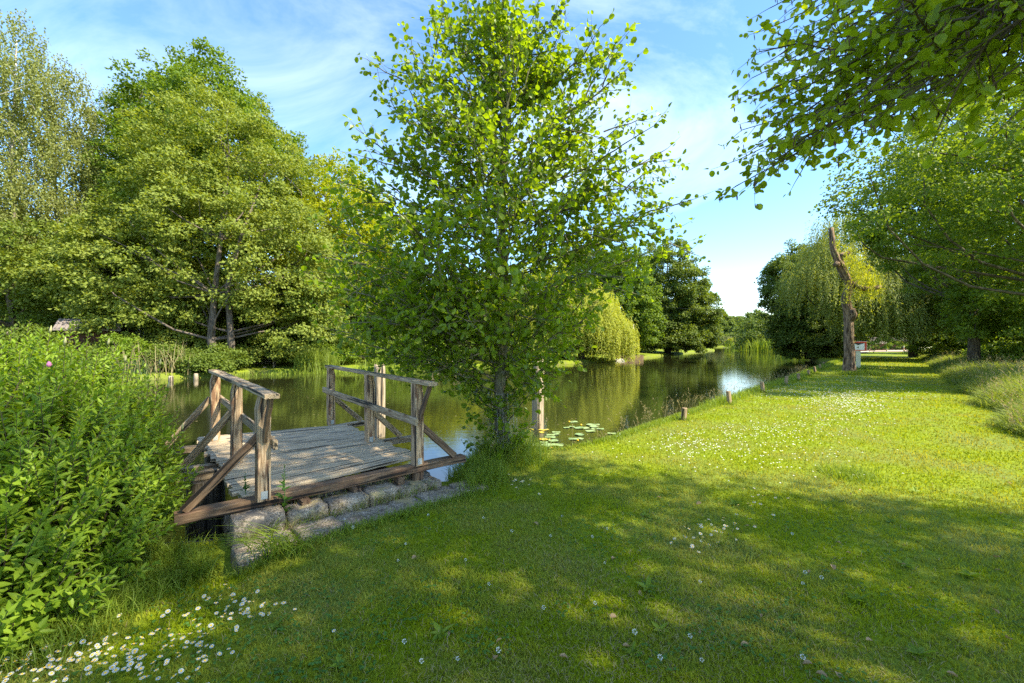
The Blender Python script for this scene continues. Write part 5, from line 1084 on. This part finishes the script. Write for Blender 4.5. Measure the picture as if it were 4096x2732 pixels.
for i, (X, Y, hw) in enumerate(pads + ypads):
    px, py = z6(X, Y); q = gp(px, py, WATER); r_ = hw * .0877 * q[1] / F; yl = i >= len(pads); me = pad_mesh(r_, i); me.materials.append(M['pad_y'] if yl else M['pad'])
    o = bpy.data.objects.new('lily_pad', me); C.objects.link(o); o.location = (q[0], q[1], WATER + .002 * (i % 4)); o.rotation_euler = (0, 0, float(rd.uniform(-.5, .5)) + (math.pi if i % 2 else 0))
    tag(o, 'yellowing lily pad floating at the foot of the tall mooring pile' if yl else 'flat green lily pad floating near the sunlit bank', 'lily pad', 'yellowing lily pads by the pile' if yl else 'green lily pads by the bank')
protoF = None
for (X, Y) in [(1216, 962), (1352, 998), (880, 1160), (1312, 1172), (880, 1292), (1015, 1262)]:
    px, py = z6(X, Y); q = gp(px, py, WATER + .05)
    if protoF is None:
        protoF = thing('water_lily_flower', (q[0], q[1], WATER), 'small yellow water lily bud standing between the pads', 'water lily', 'yellow water lily buds'); g = G(); g.tube([(0, 0, .03), (0, 0, .055), (0, 0, .075)], [.014, .028, .014], 9); g.build('bud', M['yolk'], protoF, True); g = G(); g.tube([(0, 0, -.2), (0, 0, .035)], [.005, .005], 5); g.build('stem', M['stem'], protoF)
    else: copy_thing(protoF, (q[0], q[1], WATER))
# floating specks on the water
n_ = 500; x = rng.uniform(-16, 12, n_); y = rng.uniform(7, 34, n_); Q = np.stack([x, y], 1); Q = Q[sdist(Q) < -.4]; n_ = len(Q)
V = []; rr2 = rng.uniform(.015, .035, n_)
V = np.stack([np.column_stack([Q[:, 0] + rr2 * math.cos(a3), Q[:, 1] + rr2 * math.sin(a3) * .7, np.full(n_, WATER + .004)]) for a3 in np.arange(5) * 1.2566], 1).reshape(-1, 3)
tag(link('floating_leaves', raw_mesh('floating_leaves', V, np.arange(n_ * 5), np.full(n_, 5), rnd=rng.random(n_)), None, [M['straw']]), 'tiny yellow leaf specks drifting on the canal', 'leaves', None, 'stuff')

# ------------------------------------------------------------------ sky, sun, camera
w = bpy.data.worlds.new('World'); bpy.context.scene.world = w; w.use_nodes = True; nt = w.node_tree
for n in list(nt.nodes): nt.nodes.remove(n)
out = nt.nodes.new('ShaderNodeOutputWorld'); bg = nt.nodes.new('ShaderNodeBackground'); sky = nt.nodes.new('ShaderNodeTexSky'); sky.sky_type = 'NISHITA'; sky.sun_disc = False
sky.sun_elevation = SUN_EL; sky.sun_rotation = SUN_AZ; sky.air_density = 1.0; sky.dust_density = .3; sky.ozone_density = 1.4; sky.altitude = 0
tc = nt.nodes.new('ShaderNodeTexCoord')
mp = nt.nodes.new('ShaderNodeMapping'); mp.inputs['Scale'].default_value = (1.1, 2.6, 3.0); mp.inputs['Rotation'].default_value = (.2, .7, .5); nt.links.new(tc.outputs['Generated'], mp.inputs[0])
wv = N(nt, 'ShaderNodeTexNoise', Scale=1.3, Detail=8.0, Roughness=.62, Distortion=.6); nt.links.new(mp.outputs[0], wv.inputs['Vector'])
cf = ramp(nt, [(.44, (.02, .02, .02)), (.85, (.30, .30, .30))], wv.outputs['Fac'])
hs = N(nt, 'ShaderNodeHueSaturation', Saturation=1.25, Value=.76); nt.links.new(sky.outputs[0], hs.inputs['Color'])
col = mixc(nt, cf, hs.outputs[0], (6.6, 6.7, 6.9))
nt.links.new(col, bg.inputs['Color']); bg.inputs['Strength'].default_value = .15; nt.links.new(bg.outputs[0], out.inputs[0])
sl = bpy.data.lights.new('sun', 'SUN'); sl.energy = 3.6; sl.angle = R(.6); sl.color = (1, .90, .68); so = bpy.data.objects.new('sun', sl); C.objects.link(so)
sdv = Vector((math.sin(SUN_AZ) * math.cos(SUN_EL), math.cos(SUN_AZ) * math.cos(SUN_EL), math.sin(SUN_EL))); so.rotation_euler = sdv.to_track_quat('Z', 'Y').to_euler(); so.location = (30, -10, 40)
cam = bpy.data.cameras.new('camera'); cam.sensor_width = 36; cam.lens = 36 * F / 1024; cam.shift_y = 1.0 / 1024; cam.clip_start = .05; cam.clip_end = 4000
co = bpy.data.objects.new('camera', cam); C.objects.link(co); co.location = (0, 0, CAMZ); co.rotation_euler = (R(90), 0, 0); bpy.context.scene.camera = co
sc = bpy.context.scene; sc.view_settings.view_transform = 'Standard'; sc.view_settings.look = 'None'; sc.view_settings.exposure = 1.85; sc.view_settings.gamma = 1
sc.render.engine = 'CYCLES'; cy = sc.cycles; cy.max_bounces = 8; cy.diffuse_bounces = 5; cy.glossy_bounces = 3; cy.transmission_bounces = 4; cy.transparent_max_bounces = 4
cy.use_adaptive_sampling = False; cy.use_denoising = False; cy.sample_clamp_indirect = 6; cy.caustics_reflective = False; cy.caustics_refractive = False
print('alder leaves', nA)
